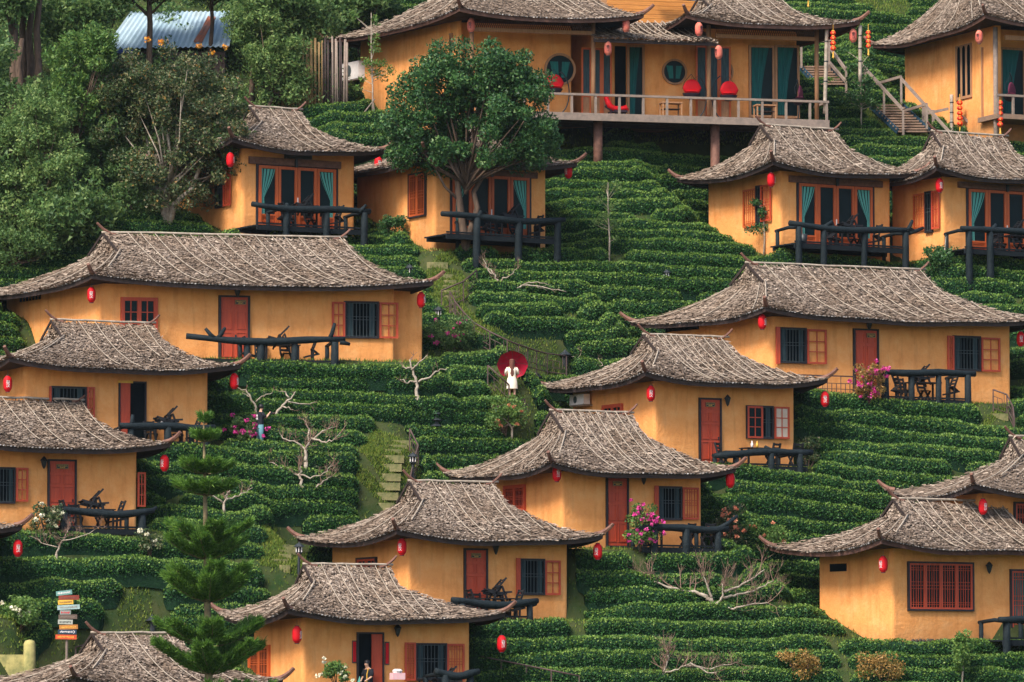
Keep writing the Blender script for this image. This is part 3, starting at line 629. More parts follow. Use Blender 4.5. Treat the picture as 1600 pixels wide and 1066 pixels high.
def door(h, px, double=False, sign=True, wood='red_wood'):
    s0, s1, z0, z1 = rc(h, 'front', *px); z0 = .03
    d = ring(MB(), 'front', s0, s1, -.02, .10, z0 - .02, z1, .07).build('door_frame', 'dark_frame', h.root, False, h.k)
    a, b = s0 + .07, s1 - .07
    leaves = [(a, b)] if not double else [(a, (a + b) / 2 - .006), ((a + b) / 2 + .006, b)]
    for p, q in leaves:
        bx(MB(), 'front', p, q, .0, .045, z0 + .02, z1 - .07).build('door', wood, d, False, h.k)
        cols = 2 if not double else 1; H_ = z1 - .12 - z0
        for c in range(cols):
            x0_ = p + (q - p) * (c + .14 / cols * 1.2) / cols if cols == 2 else p + .07; x1_ = p + (q - p) * (c + 1) / cols - (.05 if cols == 2 else .07)
            for t0, t1 in (((.06, .34), (.38, .62), (.66, .80), (.84, .97)) if not double else ((.06, .45), (.5, .78), (.82, .96))):
                ring(MB(), 'front', x0_, x1_,   .045, .075, z0 + .04 + H_ * t0, z0 + .04 + H_ * t1, .032).build('door_panel', wood, d, False, h.k)
    hx = b - .08 if not double else (a + b) / 2 + .05
    bx(MB(), 'front', hx - .02, hx + .02, .045, .10, 1.0, 1.12).build('door_handle', 'black', d, False, h.k)
    if sign:
        w = b - a; c = (a + b) / 2 if not double else a + w * .72; hw = w * (.24 if not double else .2)
        bx(MB(), 'front', c - hw, c + hw, .06, .085, z1 - .36, z1 - .18).build('door_sign', 'black', d, False, h.k)
        g = ring(MB(), 'front', c - hw + .012, c + hw - .012, .084, .089, z1 - .35, z1 - .19, .008)
        for zz_, f in ((z1 - .252, .75), (z1 - .305, .42)):
            x = c - hw * f
            while x < c + hw * f: w_ = random.uniform(.012, .03); bx(g, 'front', x, x + w_, .085, .090, zz_ - random.uniform(.008, .016), zz_ + random.uniform(.01, .02)); x += w_ + .012
        g.build('sign_lettering', 'gold', d, False, h.k)
    return d
def folding(h, px, lint, vent=None, right_cut=False):
    s0, s1, z0, z1 = rc(h, 'front', *px); z0 = .05
    w = ring(MB(), 'front', s0 - .10, s1 + .10, -.02, .06, z0, z1 + .04, .10).build('glazed_doors', 'dark_frame', h.root, False, h.k)
    n = 4; lw = (s1 - s0) / n
    for i in range(n):
        a, b = s0 + lw * i + .01, s0 + lw * (i + 1) - .01
        m = ring(MB(), 'front', a, b, .01, .10, z0 + .02, z1, .12); bx(m, 'front', a + .12, b - .12, .03, .08, z0 + .42, z0 + .50); ring(m, 'front', a + .16, b - .16, .055, .075, z0 + .18, z0 + .38, .02)
        m.build('door_leaf', 'orange_wood', w, False, h.k)
        bx(MB(), 'front', a + .11, b - .11, .0, .03, z0 + .45, z1 - .11).build('pane', 'glass', w, False, h.k)
        bx(MB(), 'front', a + .11, b - .11, .0, .04, z0 + .12, z0 + .44).build('lower_panel', 'orange_wood', w, False, h.k)
        if i in (0, 3):
            A = a + .12 if i == 0 else b - .12; sg = 1 if i == 0 else -1; full = (b - a - .24); mb = MB(); zt, zb_ = z1 - .13, z0 + .5
            prof = lambda v: full * (1 - .78 * min(v / .62, 1) ** 1.3) if v < .62 else full * (.22 + .10 * (v - .62))
            us = np.linspace(0, 1, 13); vs = np.linspace(0, 1, 12)
            mb.grid(lambda u, v: (A + sg * u * prof(v) , -.034 - .012 * math.sin(u * 26), zt + (zb_ - zt) * v), us, vs)
            mb.build('curtain', 'teal_cloth', w, True, h.k)
    bx(MB(), 'front', (s0 + s1) / 2 - .03, (s0 + s1) / 2 + .01, .10, .14, 1.05, 1.3).build('door_handle', 'white', w, False, h.k)
    l0, l1, lz0, lz1 = rc(h, 'front', *lint); bx(MB(), 'front', l0, l1, .0, .13, lz0, lz1).build('lintel', 'horn', h.root, False, h.k)
    if vent:
        a, b, c, d = rc(h, 'front', *vent); bx(MB(), 'front', a, b, .0, .16, c, d + .1).build('name_board', 'black', h.root, False, h.k)
    m = (l0 + l1) / 2; bx(MB(), 'front', m - .05, m + .05, .13, .24, lz0 - .06, lz1 - .02).build('door_lamp', 'black', h.root, False, h.k)
def wall_lamp(h, px, py):
    x, z = h.front(px, py); m = MB().lathe([(.01, -.22), (.06, -.15), (.08, -.10), (.13, .08), (.16, .10), (.03, .24), (.0, .26)], 6, (x, -.2, z)); m.beam((x, -.2, z + .12), (x, .02, z + .12), .03)
    m.build('wall_lamp', 'black', h.root, False, h.k)
sh = lambda x0, y0, x1, y1, **k: dict(px=(x0, y0, x1, y1), **k)
S_ = SPEC
h = S_['C']; casement(h, 'front', (188, 465, 245, 529), 2, '2x3', 'red_wood', 'red_wood'); door(h, (341, 462, 389, None), True)
open_window(h, 'front', (537, 471, 590, 529), [sh(517, 472, 537, 528), sh(591, 473, 620, 529)]); wall_lamp(h, 367, 457)
MBv = MB(); s0, s1, z0, z1 = rc(h, 'left', 30, 458, 64, 470)
for i in range(7): bx(MBv, 'left', s0 + (s1 - s0) * i / 7, s0 + (s1 - s0) * (i + .6) / 7, 0, .03, z0, z1)
MBv.build('vent_slots', 'dark_room', h.root, False, h.k)
h = S_['B']; open_window(h, 'front', (1216, 512, 1258, 568), [sh(1210, 511, 1216, 569), sh(1259, 515, 1289, 569)]); door(h, (1332, 514, 1371, None), True)
open_window(h, 'front', (1488, 525, 1530, 580), [sh(1478, 525, 1488, 579), sh(1531, 528, 1560, 581)], pl=0.0); wall_lamp(h, 1353, 508)
s0, s1, z0, z1 = rc(h, 'left', 1040, 506, 1092, 517); bx(MB(), 'left', s0, s1, 0, .02, z0, z1).build('vent', 'dark_room', h.root, False, h.k)
h = S_['H']; casement(h, 'left', (943, 632, 974, 660), 2, '2x3', 'red_wood', 'red_wood'); door(h, (1091, 622, 1126, None))
w = open_window(h, 'front', (1165, 634, 1207, 686), [sh(1166, 635, 1190, 685, pane='glass', o=.07), sh(1208, 636, 1231, 686, pane='pale_glass', o=.09)]); wall_lamp(h, 1133, 627)
h = S_['I']; casement(h, 'left', (789, 758, 822, 800), 2, 'lattice', 'red_wood', 'red_wood'); door(h, (946, 745, 981, None)); wall_lamp(h, 1002, 749)
open_window(h, 'front', (1027, 760, 1064, 813), [sh(1021, 759, 1027, 814), sh(1065, 762, 1090, 812, lat='lattice')])
h = S_['J']; casement(h, 'left', (559, 871, 590, 905), 2, '2x3', 'red_wood', 'dark_frame'); door(h, (724, 857, 761, None)); wall_lamp(h, 771, 858)
open_window(h, 'front', (811, 873, 850, 930), [sh(805, 872, 811, 931), sh(850, 876, 874, 930)])
h = S_['K']; casement(h, 'left', (391, 1008, 423, 1064), 2, 'lattice', 'orange_wood', 'orange_wood', 'glass'); wall_lamp(h, 618, 986)
open_window(h, 'front', (648, 1005, 697, 1063), [sh(631, 1004, 648, 1064, lat='lattice'), sh(697, 1006, 724, 1064, lat='lattice')])
h = S_['G']; door(h, (74, 718, 119, None)); wall_lamp(h, 66, 724); open_window(h, 'front', (-14, 730, 23, 787), [sh(24, 731, 43, 784)])
m = ring(MB(), 'front', h.W + .02, h.W + .34, -.05, 0.0, h.front(220, 792)[1], h.front(220, 738)[1], .07); lattice_bars(m, 'front', h.W + .09, h.W + .27, -.04, h.front(220, 790)[1], h.front(220, 740)[1], '2x3'); m.build('side_shutter', 'red_wood', h.root, False, h.k)
h = S_['L']; open_window(h, 'front', (79, 604, 134, 655), [sh(76, 604, 79, 655), sh(135, 605, 147, 655)])
h = S_['Fh']; casement(h, 'front', (1417, 878, 1520, 955), 4, 'lattice', 'red_wood', 'dark_frame'); wall_lamp(h, 1541, 888)
s0, s1, z0, z1 = rc(h, 'left', 1297, 881, 1323, 893); bx(MB(), 'left', s0, s1, 0, .02, z0, z1).build('vent', 'dark_room', h.root, False, h.k)
casement(h, 'front', (1577, 890, 1650, 992), 3, 'lattice', 'red_wood', 'dark_frame', 'teal_glass')
h = S_['N']; casement(h, 'front', (1583, 785, 1640, 830), 2, 'lattice', 'red_wood', 'dark_frame')
for key, p, lt, vt in (('A', (403, 262, 524, None), (388, 249, 531, 260), (444, 241, 485, 249)), ('A2', (706, 275, 826, None), (692, 266, 838, 275), None),
                       ('E', (1247, 290, 1362, None), (1232, 279, 1377, 289), (1290, 270, 1331, 278)), ('E2', (1512, 299, 1630, None), (1496, 289, 1644, 298), (1550, 279, 1592, 287))):
    folding(S_[key], p, lt, vt)
open_window(S_['A'], 'left', (339, 262, 352, 325), [sh(321, 262, 339, 322, lat='lattice', wood='orange_wood', o=.05), sh(352, 264, 363, 322, lat='lattice')], False)
casement(S_['A2'], 'left', (640, 270, 667, 340), 2, 'lattice', 'orange_wood', 'dark_frame', 'dark_room')
open_window(S_['E'], 'left', (1183, 290, 1192, 354), [sh(1163, 296, 1183, 355, lat='lattice', wood='orange_wood', o=.05), sh(1191, 289, 1207, 346, lat='lattice')], False)
open_window(S_['E2'], 'left', (1447, 299, 1458, 364), [sh(1429, 303, 1447, 361, lat='lattice', wood='orange_wood', o=.05), sh(1458, 298, 1470, 358, lat='lattice')], False)
# open doorways
def doorway(h, px, leaf=None, strips=None):
    s0, s1, z0, z1 = rc(h, 'front', *px); z0 = .03
    d = ring(MB(), 'front', s0, s1, -.02, .09, z0 - .02, z1, .06).build('doorway', 'dark_frame', h.root, False, h.k)
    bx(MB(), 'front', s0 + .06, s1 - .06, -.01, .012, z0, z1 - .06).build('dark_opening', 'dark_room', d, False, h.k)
    if leaf:
        a, b = s0 + (s1 - s0) * leaf[0], s0 + (s1 - s0) * leaf[1]; m = bx(MB(), 'front', a, b, .015, .05, z0, z1 - .07)
        for t in (.08, .40, .70): ring(m, 'front', a + .03, b - .03, .05, .065, z0 + (z1 - z0) * t, z0 + (z1 - z0) * (t + .26), .02)
        m.build('door', 'red_wood', d, False, h.k)
    if strips:
        for q in strips:
            a, b, c, e = rc(h, 'front', *q); o = bx(MB(), 'front', a, b, .0, .03, c, e).build('wall_plaque', 'rust', h.root, False, h.k)
            bx(MB(), 'front', a + .03, b - .03, .03, .036, c + .04, e - .04).build('red_paper', 'red', o, False, h.k)
doorway(S_['K'], (557, 988, 599, None), (.55, .95), [(550, 1001, 557, 1036), (601, 1003, 608, 1039)])
doorway(S_['L'], (185, 596, 228, None), (.04, .42))
o = S_['L']; x, z = o.front(197, 598); MB().box(x - .35, x + .25, -.10, -.02, z - .02, z + .07).build('door_lamp', 'gold', o.root, False, o.k)
# air conditioners
def aircon(h, px, name='air_conditioner'):
    s0, s1, z0, z1 = rc(h, 'left', *px)
    a = bx(MB(), 'left', s0, s1, .12, .42, z0, z1).build(name, 'white', h.root, False, h.k); c = (s0 * .4 + s1 * .6); r = (z1 - z0) * .36
    m = MB(); n = 16; zc = (z0 + z1) / 2
    m.add([(-.425, c, zc)] + [(-.425, c + r * math.cos(6.283 * i / n), zc + r * math.sin(6.283 * i / n)) for i in range(n)], [(0, i + 1, (i + 1) % n + 1) for i in range(n)]); m.build('fan_grille', 'grille', a, False, h.k)
    bx(MB(), 'left', s0, s1, .0, .4, z0 - .06, z0 - .02).build('bracket', 'grey_wood', a, False, h.k)
aircon(S_['H'], (904, 617, 926, 633)); aircon(S_['V'], (547, 98, 574, 125))
# stone footing of the lower right house, loose stones one by one
M['footing'] = mat('dark_footing_stone', (.075, .060, .045), (.045, .038, .032), 6, .9, .15, .5, 18); M['moss_stone'] = mat('mossy_stone', (.13, .12, .07), (.08, .08, .045), 6, .9, .15)
h = S_['Fh']; q = 0
for r_ in range(3):
    x = .9
    while x < h.W:
        w = random.uniform(.16, .30); hh = random.uniform(.13, .19); z = -.16 - r_ * .17
        m = MB().lathe([(.0, -hh * .5), (w * .38, -hh * .42), (w * .52, -.01), (w * .40, hh * .36), (.0, hh * .46)], 7)
        m.v = [(a * random.uniform(.85, 1.1), b * .5 * random.uniform(.8, 1.1), c) for a, b, c in m.v]
        o = m.build('footing_stone', 'footing' if random.random() < .8 else 'moss_stone', h.root, True); o.location = (x, -.10 - r_ * .05, z + random.uniform(-.02, .02)); x += w * .98; q += 1
# ---------------------------------------------------------------- log decks, tables and chairs
def copy_tree(o, parent=None):
    c = o.copy(); COL.objects.link(c); c.parent = parent
    for ch in o.children: copy_tree(ch, c)
    return c
def deck(h, label, xl, xr, pyr, pyf, posts, depth=2.0, slope=0, knots=(), side=True, steps=False):
    """charred log deck: board floor, round posts down to the hill, a crooked log as its rail"""
    a, _ = h.front(xl, pyf, -depth); b, _ = h.front(xr, pyf, -depth); zr = h.front((xl + xr) / 2, pyr, -depth)[1]; zf = min(h.front((xl + xr) / 2, pyf, -depth)[1], -.02)
    o0 = h.pt(a, -depth / 2, zf); r = empty('log_deck', o0, h.a, label, 'deck', 'charred log decks in front of the houses')
    Q = lambda x, y, z: (x - a, y + depth / 2, z - zf)
    n = 9
    for i in range(n):
        y0 = -depth + (depth - .05) * i / n; m = MB(); m.v = []; m.box(*(0, b - a), y0 + depth / 2 + .01, y0 + (depth - .05) / n + depth / 2 - .01, -.06, random.uniform(-.006, .006)); m.build('floor_board', 'charred_dark', r)
    MB().beam(Q(a, -depth + .05, zf - .14), Q(b, -depth + .05, zf - .14), .10, .16).build('floor_beam', 'charred_dark', r)
    MB().beam(Q(a, -.3, zf - .14), Q(b, -.3, zf - .14), .10, .16).build('floor_beam', 'charred_dark', r)
    xs = [h.front(p, pyf, -depth)[0] for p in posts]
    for i, x in enumerate(xs):
        w = h.pt(x, -depth, 0); g = float(T(w[0], w[1])) - h.base[2] - .25; rr = random.uniform(.13, .175); j = random.uniform(-.05, .05)
        MB().tube([Q(x + j, -depth, g), Q(x + j * .3, -depth, (g + zf) / 2), Q(x, -depth, zf), Q(x - j * .4, -depth, zr)], [rr * 1.1, rr, rr * .95, rr * .9], 8).build('post', 'charred', r, True)
    for x in (xs[0], xs[-1]):
        w = h.pt(x, -.35, 0); g = float(T(w[0], w[1])) - h.base[2] - .25
        MB().tube([Q(x, -.35, g), Q(x, -.35, zr - .05)], .09, 7).build('post', 'charred', r, True)
        MB().tube([Q(x, -depth, zr - .02), Q(x + .02, -depth * .6, zr + .03), Q(x, -.2, zr - .05)], [.09, .08, .07], 7).build('side_rail', 'charred', r, True)
    m = 9; sd = random.uniform(0, 6); pts = [Q(a - .25 + (b - a + .45) * t, -depth - .02 + .05 * math.sin(t * 5 + sd), zr + slope * (t - .5) + .05 * math.sin(t * 7 + sd) + (.09 * (2 * t - 1) ** 2 if slope == 0 else 0)) for t in np.linspace(0, 1, m)]
    MB().tube(pts, [.11 + .04 * math.sin(t * 3.1) + .012 * math.sin(t * 17 + sd) for t in np.linspace(0, 1, m)], 9).build('log_rail', 'charred', r, True)
    for x, dx, dz in knots:
        X = h.front(x, pyr, -depth)[0]; MB().tube([Q(X, -depth, zr), Q(X + dx * .5, -depth - .03, zr + dz * .42), Q(X + dx, -depth - .02, zr + dz)], [.11, .09, .065], 7).build('branch_stub', 'charred', r, True)
    MB().beam(Q(a, -depth + .02, zf + .06), Q(b, -depth + .02, zf + .06), .06, .07).build('low_rail', 'charred_dark', r)
    h.dk = (a, b, zf, zr, depth); return r
def make_chair():
    r = empty('wooden_chair', (0, 0, 0), 0, 'x', 'chair', 'dark wooden chairs on the decks')
    for s in (-1, 1):
        MB().beam((s * .2, -.2, 0), (s * .2, .12, .44), .06, .065).build('leg', 'chair_wood', r)
        MB().beam((s * .2, .2, 0), (s * .2, -.16, .44), .06, .065).build('leg', 'chair_wood', r)
        MB().beam((s * .2, .12, .40), (s * .2, .28, .95), .06, .065).build('back_post', 'chair_wood', r)
    for i in range(5): MB().box(-.2, .2, -.2 + .08 * i, -.13 + .08 * i, .43, .46).build('seat_slat', 'chair_wood', r)
    for i in range(3): t = .35 + i * .27; y, z = .12 + .16 * t, .40 + .55 * t; MB().box(-.2, .2, y - .012, y + .012, z - .045, z + .045).build('back_slat', 'chair_wood', r)
    return r
def make_table(L=1.45):
    r = empty('wooden_table', (0, 0, 0), 0, 'x', 'table', 'dark wooden tables on the decks')
    for i in range(5): MB().box(-L / 2, L / 2, -.36 + .145 * i, -.222 + .145 * i, .71, .75).build('top_board', 'chair_wood', r)
    for x in (-1, 1):
        for y in (-1, 1): MB().box(x * (L / 2 - .08) - .035, x * (L / 2 - .08) + .035, y * .27 - .035, y * .27 + .035, 0, .71).build('leg', 'chair_wood', r)
    return r
C0 = make_chair(); T0b = make_table(); used = {'c': 0, 't': 0}
def place(kind, h, x, y, z, rz=0, rx=0, ry=0, label='x'):
    src = C0 if kind == 'c' else T0b; o = src if used[kind] == 0 else copy_tree(src); used[kind] += 1
    o.location = h.pt(x, y, z); o.rotation_euler = (R(rx), R(ry), h.a + R(rz)); o['label'] = label; return o
DL = dict(C='longest charred log deck, before the long house on the left', B='charred log deck under the long house on the right, beside pink flowers', A='log deck of the house behind the brownish tree',
 A2='log deck behind the trunk of the round green tree', E='log deck on tall posts with forked branch ends, before open side shutters', E2='log deck cut by the right edge under the folding doors',
 H='curved log deck with chairs and table below the pale paper shutter', I='log deck with three chairs beside the bougainvillea', J='low log deck beside the middle house', K='end of a log deck under the bottom house window',
 G='black log deck before the lowest house at the left edge', L='log deck with a table outside the open dark door', Fh='stub of log deck at the lattice window house')
for key, (xl, xr, pr, pf, ps, kn) in DK.items():
    deck(S_[key], DL[key], xl, xr, pr, pf, ps, 2.0, .0 if key != 'H' else .25, kn)
def furn(key, pxs, lab, tilt=True, upright=()):
    h = S_[key]; a, b, zf, zr, dp = h.dk
    tx = h.front(pxs[0], 400, -dp * .5)[0]; place('t', h, tx, -dp * .5, zf + .012, label='dark table ' + lab)
    if tilt:
        for q, dx in enumerate((-.95, .95)): place('c', h, tx + dx * .55, -dp * .22, zf + .012, rz=180, label=f'upright chair at the {("left", "right")[q]} rear of the table {lab}').rotation_euler = (0, 0, h.a + R((0, 14)[q]))
        for q, (dx, ang) in enumerate(((-.38, 62), (.42, -58))): place('c', h, tx + dx, -dp * .5 + .05, zf + .80, label=f'dark folded chair laid {("left", "right")[q]} on the table {lab}').rotation_euler = (R(ang), R(8), h.a + R(90))
    for i, p in enumerate(pxs[1:]):
        x = h.front(p, 400, -dp * .5)[0]; sgn = 1 if x > tx else -1
        side = ('right', 'left')[sgn < 0]
        if tilt: place('c', h, x, -dp * .5 - .1 * i, zf + .16, rz=-90 * sgn, rx=0, ry=0, label=f'dark chair tipped against the {side} of the table {lab}' if i < 2 else f'second dark chair {side} of the table {lab}').rotation_euler = (R(38), 0, h.a + R(90 * sgn))
        else: place('c', h, x, -dp * (.35 + .15 * i), zf + .012, rz=(35, -160, 180)[i % 3], label=('dark upright chair by the door', 'dark slatted chair at the rail', 'third upright dark chair')[i % 3] + f' at the table {lab}')
furn('C', (440, 395, 480), 'on the long left house deck'); furn('B', (1440, 1408, 1478), 'on the long right house deck'); furn('A', (478, 450, 520), 'on the deck behind the brownish tree')
furn('A2', (800, 768, 832), 'on the deck behind the round tree'); furn('E', (1330, 1308, 1362), 'on the tall posted deck'); furn('E2', (1590, 1562, 1620), 'on the deck at the right edge')
furn('J', (778, 745, 800), 'on the deck of the middle house'); furn('G', (150, 112, 180), 'on the deck at the left edge'); furn('L', (265, 300), 'outside the open dark door')
furn('H', (1185, 1135, 1205, 1235), 'below the pale paper shutter', False); furn('I', (1050, 1012, 1072, 1098), 'beside the bougainvillea', False); furn('K', (700, 672, 720), 'on the bottom house deck')
# ---------------------------------------------------------------- the raised villa with its terrace
h = S_['V']; h2 = S_['V2']; PLW = 'pale_wood'
def fx(px, y=0.0, py=100): return h.front(px, py, y)[0]
def fz(px, py, y=0.0): return h.front(px, py, y)[1]
YW = 1.6
walls(h, y0=1.0, x1=fx(722, 1.0), zb=-.9); walls(h, y0=YW, zb=-.05, x0=fx(722, 1.0) - .3, name='veranda_wall')
for px in (737, 927): MB().tube([(fx(px), 0, -.1), (fx(px), 0, 4.2)], .10, 9).build('veranda_post', PLW, h.root, True)
x0, x1 = fx(737), fx(927)
MB().box(x0, x1, -.07, .07, fz(830, 52), fz(830, 46)).build('veranda_beam', PLW, h.root)
m = MB(); zl0, zl1 = fz(830, 46), fz(830, 33); n = 60
for i in range(n): xa = x0 + (x1 - x0) * i / n; xb = x0 + (x1 - x0) * (i + 1.6) / n; m.beam((xa, 0, zl0), (xb, 0, zl1), .02); m.beam((xb, .02, zl0), (xa, .02, zl1), .02)
m.build('lattice_band', 'horn', h.root)
# slit window in the left wall
def slits(hh, px, bars=3, wood=PLW):
    s0, s1, z0, z1 = rc(hh, 'left', *px); w = ring(MB(), 'left', s0, s1, -.02, .06, z0, z1, .06).build('slit_window', wood, hh.root, False, hh.k)
    g = (s1 - s0 - .12) / bars
    for i in range(bars):
        a = s0 + .06 + g * i + g * .2; b = a + g * .6; zc = z1 - .12 - g * .3
        m = MB(); pts = [(a, z0 + .14), (b, z0 + .14)] + [((a + b) / 2 + (b - a) / 2 * math.cos(t), zc + g * .5 * math.sin(t)) for t in np.linspace(0, math.pi, 7)]
        m.add([(-.035, s, z) for s, z in pts], [tuple(range(len(pts)))]); m.build('pane', 'dark_room', w, False, hh.k)
    bx(MB(), 'left', s0 + .05, s1 - .05, .0, .03, z0 + .05, z1 - .05).build('panel', wood, w, False, hh.k)
slits(h, (678, 55, 708, 100)); slits(S_['VR'], (1494, 70, 1519, 155))
M['mid_teal'] = mat('mid_teal_curtain', (.02, .17, .15), (.012, .10, .095), 5, .8, .2, .3, 12, (4, 4, .3))
def disc(hh, px, py, r, y, k=0):
    c = hh.front(px, py, y); n = 28; ro = r
    w = MB(); A = [(c[0] + ro * math.cos(6.283 * i / n), c[1] + ro * math.sin(6.283 * i / n)) for i in range(n)]; B = [(c[0] + ro * .86 * math.cos(6.283 * i / n), c[1] + ro * .86 * math.sin(6.283 * i / n)) for i in range(n)]
    v = [(x, y - .09, z) for x, z in A] + [(x, y - .09, z) for x, z in B] + [(x, y + .01, z) for x, z in A] + [(x, y + .01, z) for x, z in B]
    w.add(v, [(i, (i + 1) % n, n + (i + 1) % n, n + i) for i in range(n)] + [(i, 2 * n + i, 2 * n + (i + 1) % n, (i + 1) % n) for i in range(n)] + [(n + i, n + (i + 1) % n, 3 * n + (i + 1) % n, 3 * n + i) for i in range(n)])
    o = w.build('round_window', PLW, hh.root, False)
    MB().add([(x, y - .02, z) for x, z in B], [tuple(range(n))]).build('pane', 'glass', o)
    m = MB(); rr = ro * .86
    for s in (-1, 1): m.grid(lambda u, v: (c[0] + s * rr * (.15 + .6 * u) * (1 - .35 * v), y - .035 - .01 * math.sin(u * 24), c[1] + rr * .55 - v * rr * 1.15), np.linspace(0, 1, 9), np.linspace(0, 1, 5))
    m.build('curtain', 'mid_teal', o)
    return o
disc(h, 857, 108, .72, YW)
# timber and paper screens between the rooms
def screen(px0, px1, y, top, bot, n=3, hh=h):
    a, b = hh.front(px0, 100, y)[0], hh.front(px1, 100, y)[0]; w = (b - a) / n; z0, z1 = .05, hh.front((px0 + px1) / 2, top, y)[1]
    for i in range(n):
        m = ring(MB(), 'front', a + w * i, a + w * (i + 1) - .01, 0, .07, z0, z1, .08, y); m.box(a + w * i + .08, a + w * (i + 1) - .09, y - .06, y - .01, z0 + .95, z0 + 1.08)
        o = m.build('timber_screen', 'orange_wood', hh.root); MB().box(a + w * i + .07, a + w * (i + 1) - .08, y - .03, y, z0 + 1.06, z1 - .07).build('pane', 'pale_cloth', o)
        MB().box(a + w * i + .07, a + w * (i + 1) - .08, y - .03, y, z0 + .06, z0 + .96).build('lower_panel', 'pale_wood', o)
screen(893, 941, YW - .25, 75, 165)
# middle room under the low roof, its door, round window and screens
xm0, xm1 = fx(927, YW), fx(1100, YW)
walls(h, y0=YW + .02, y1=5.5, x0=xm0, x1=xm1, zb=-.05, zt=fz(1000, 45, YW), name='middle_wall')
def glazed(pxs, y, top, hh=h, curtains=True, label='glass_door'):
    for p0, p1 in pxs:
        a, b = hh.front(p0, 120, y)[0], hh.front(p1, 120, y)[0]; z1 = hh.front((p0 + p1) / 2, top, y)[1]
        o = ring(MB(), 'front', a, b, .0, .10, .05, z1, .10, y).build(label, PLW, hh.root); MB().box(a + .09, b - .09, y - .04, y, .14, z1 - .09).build('pane', 'glass', o)
        if curtains:
            m = MB(); w = (b - a - .2) * .8; m.grid(lambda u, v: (a + .1 + (.05 + u * (1 - .5 * math.sin(v * 1.6))) * w, y - .055 - .014 * math.sin(u * 22), z1 - .1 - v * (z1 - .3)), np.linspace(0, 1, 9), np.linspace(0, 1, 9)); m.build('curtain', 'dark_teal', o)
glazed([(962, 989)], YW - .02, 70); 
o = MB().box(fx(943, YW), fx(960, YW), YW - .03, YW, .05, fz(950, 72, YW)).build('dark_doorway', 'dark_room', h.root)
disc(h, 1036, 112, .58, YW); screen(1073, 1128, YW - .35, 72, 165)
# low connecting roof
xa, xb = h.front(936, 50, -.7)[0], h.front(1128, 50, -.7)[0]; ze = h.front(1030, 61, -.7)[1]; zt = h.front(1030, 36, 2.2)[1]
lowr = MB().grid(lambda u, v: (xa + (xb - xa) * v, -.7 + 2.9 * u, ze + (zt - ze) * fprof(u) + .03 * math.sin(v * 9)), np.linspace(0, 1, 7), np.linspace(0, 1, 9)).build('low_roof', 'thatch_base', h.root, True)
n = 2600; u = rng.random(n); v = rng.random(n); Pn = np.stack([xa + (xb - xa) * v, -.7 + 2.9 * u, ze + (zt - ze) * fprof(u) + rng.uniform(.0, .07, n)], -1)
Pn[:260, 1] = -.72; Pn[:260, 2] = ze + rng.uniform(-.08, .03, 260)
A = np.stack([rng.normal(0, .8, n), -np.ones(n), -np.full(n, .6)], -1); A = norm(A) * rng.uniform(.05, .10, (n, 1)); B = norm(np.cross(A, np.array((0, .4, 1.)) + rng.normal(0, .2, (n, 3)))) * rng.uniform(.022, .05, (n, 1))
o = link(bpy.data.objects.new('thatch', mesh_np('thatch', *cards(Pn, A, B, True), ['thatch'])), lowr); o['kind'] = 'stuff'
for i in range(15):
    x = xa + .2 + (xb - xa - .9) * i / 14; MB().tube([(x + .5 * (1 - u), -.7 + 2.9 * u, ze + (zt - ze) * fprof(u) + .09) for u in (0.03, .35, .65, 1)], .02, 5).build('bamboo_pole', 'bamboo', lowr)
MB().box(xa, xb, -.66, -.58, ze - .22, ze - .05).build('fascia', 'fascia', lowr)
# right wing
YW2 = 1.2; f2 = lambda px, y=0.0: h2.front(px, 100, y)[0]
walls(h2, y0=YW2, x1=h2.W + .1, zb=-.05)
glazed([(1163, 1203), (1204, 1242)], YW2 - .02, 71, h2); disc(h2, 1118, 112, .62, YW2)
for px, y in ((1108, -.1), (1276, .0)):
    MB().tube([(f2(px, y), y, -.1), (f2(px, y), y, 4.0)], .10, 9).build('veranda_post', PLW, h2.root, True)
MB().box(f2(1118), f2(1276), -.07, .07, h2.front(1200, 62)[1], h2.front(1200, 56)[1]).build('veranda_beam', PLW, h2.root)
m = MB(); x0, x1, zl0, zl1 = f2(1118), f2(1276), h2.front(1200, 56)[1], h2.front(1200, 42)[1]; n = 50
for i in range(n): qa = x0 + (x1 - x0) * i / n; qb = x0 + (x1 - x0) * (i + 1.6) / n; m.beam((qa, 0, zl0), (qb, 0, zl1), .02); m.beam((qb, .02, zl0), (qa, .02, zl1), .02)
m.build('lattice_band', 'horn', h2.root)
# terrace: boards, edge beam, rail; built in the main villa's own frame
YD = -.75; xa, xb = fx(745, YD), h.front(1295, 100, YD)[0]; zT = h.front(1080, 160, YD)[1]; zT = .0
tr = empty('wooden_terrace', h.pt(xa, YD, 0), h.a, 'long raised wooden terrace with grey railing in front of the villa', 'terrace')
def tb(m): m.v = [(x - xa, y - YD, z) for x, y, z in m.v]; return m
nb = int((YW + .6 - YD) / .16)
for i in range(nb): y = YD + i * .16; tb(MB().box(xa, xb, y, y + .15, -.07, random.uniform(-.004, .004))).build('floor_board', 'raw_wood', tr)
tb(MB().box(xa, xb, YD - .06, YD - .005, -.30, .03)).build('edge_beam', 'grey_wood', tr)
ptc = [745 + 37.2 * i for i in range(15)] + [1292]
for p in ptc: x = h.front(p, 150, YD)[0]; tb(MB().box(x - .05, x + .05, YD - .0, YD + .10, .03, .80)).build('rail_post', 'grey_wood', tr)
tb(MB().box(xa, xb, YD - .02, YD + .12, .80, .90)).build('top_rail', 'grey_wood', tr)
tb(MB().box(xb - .1, xb, YD + .1, 1.2, .80, .90)).build('side_rail', 'grey_wood', tr)
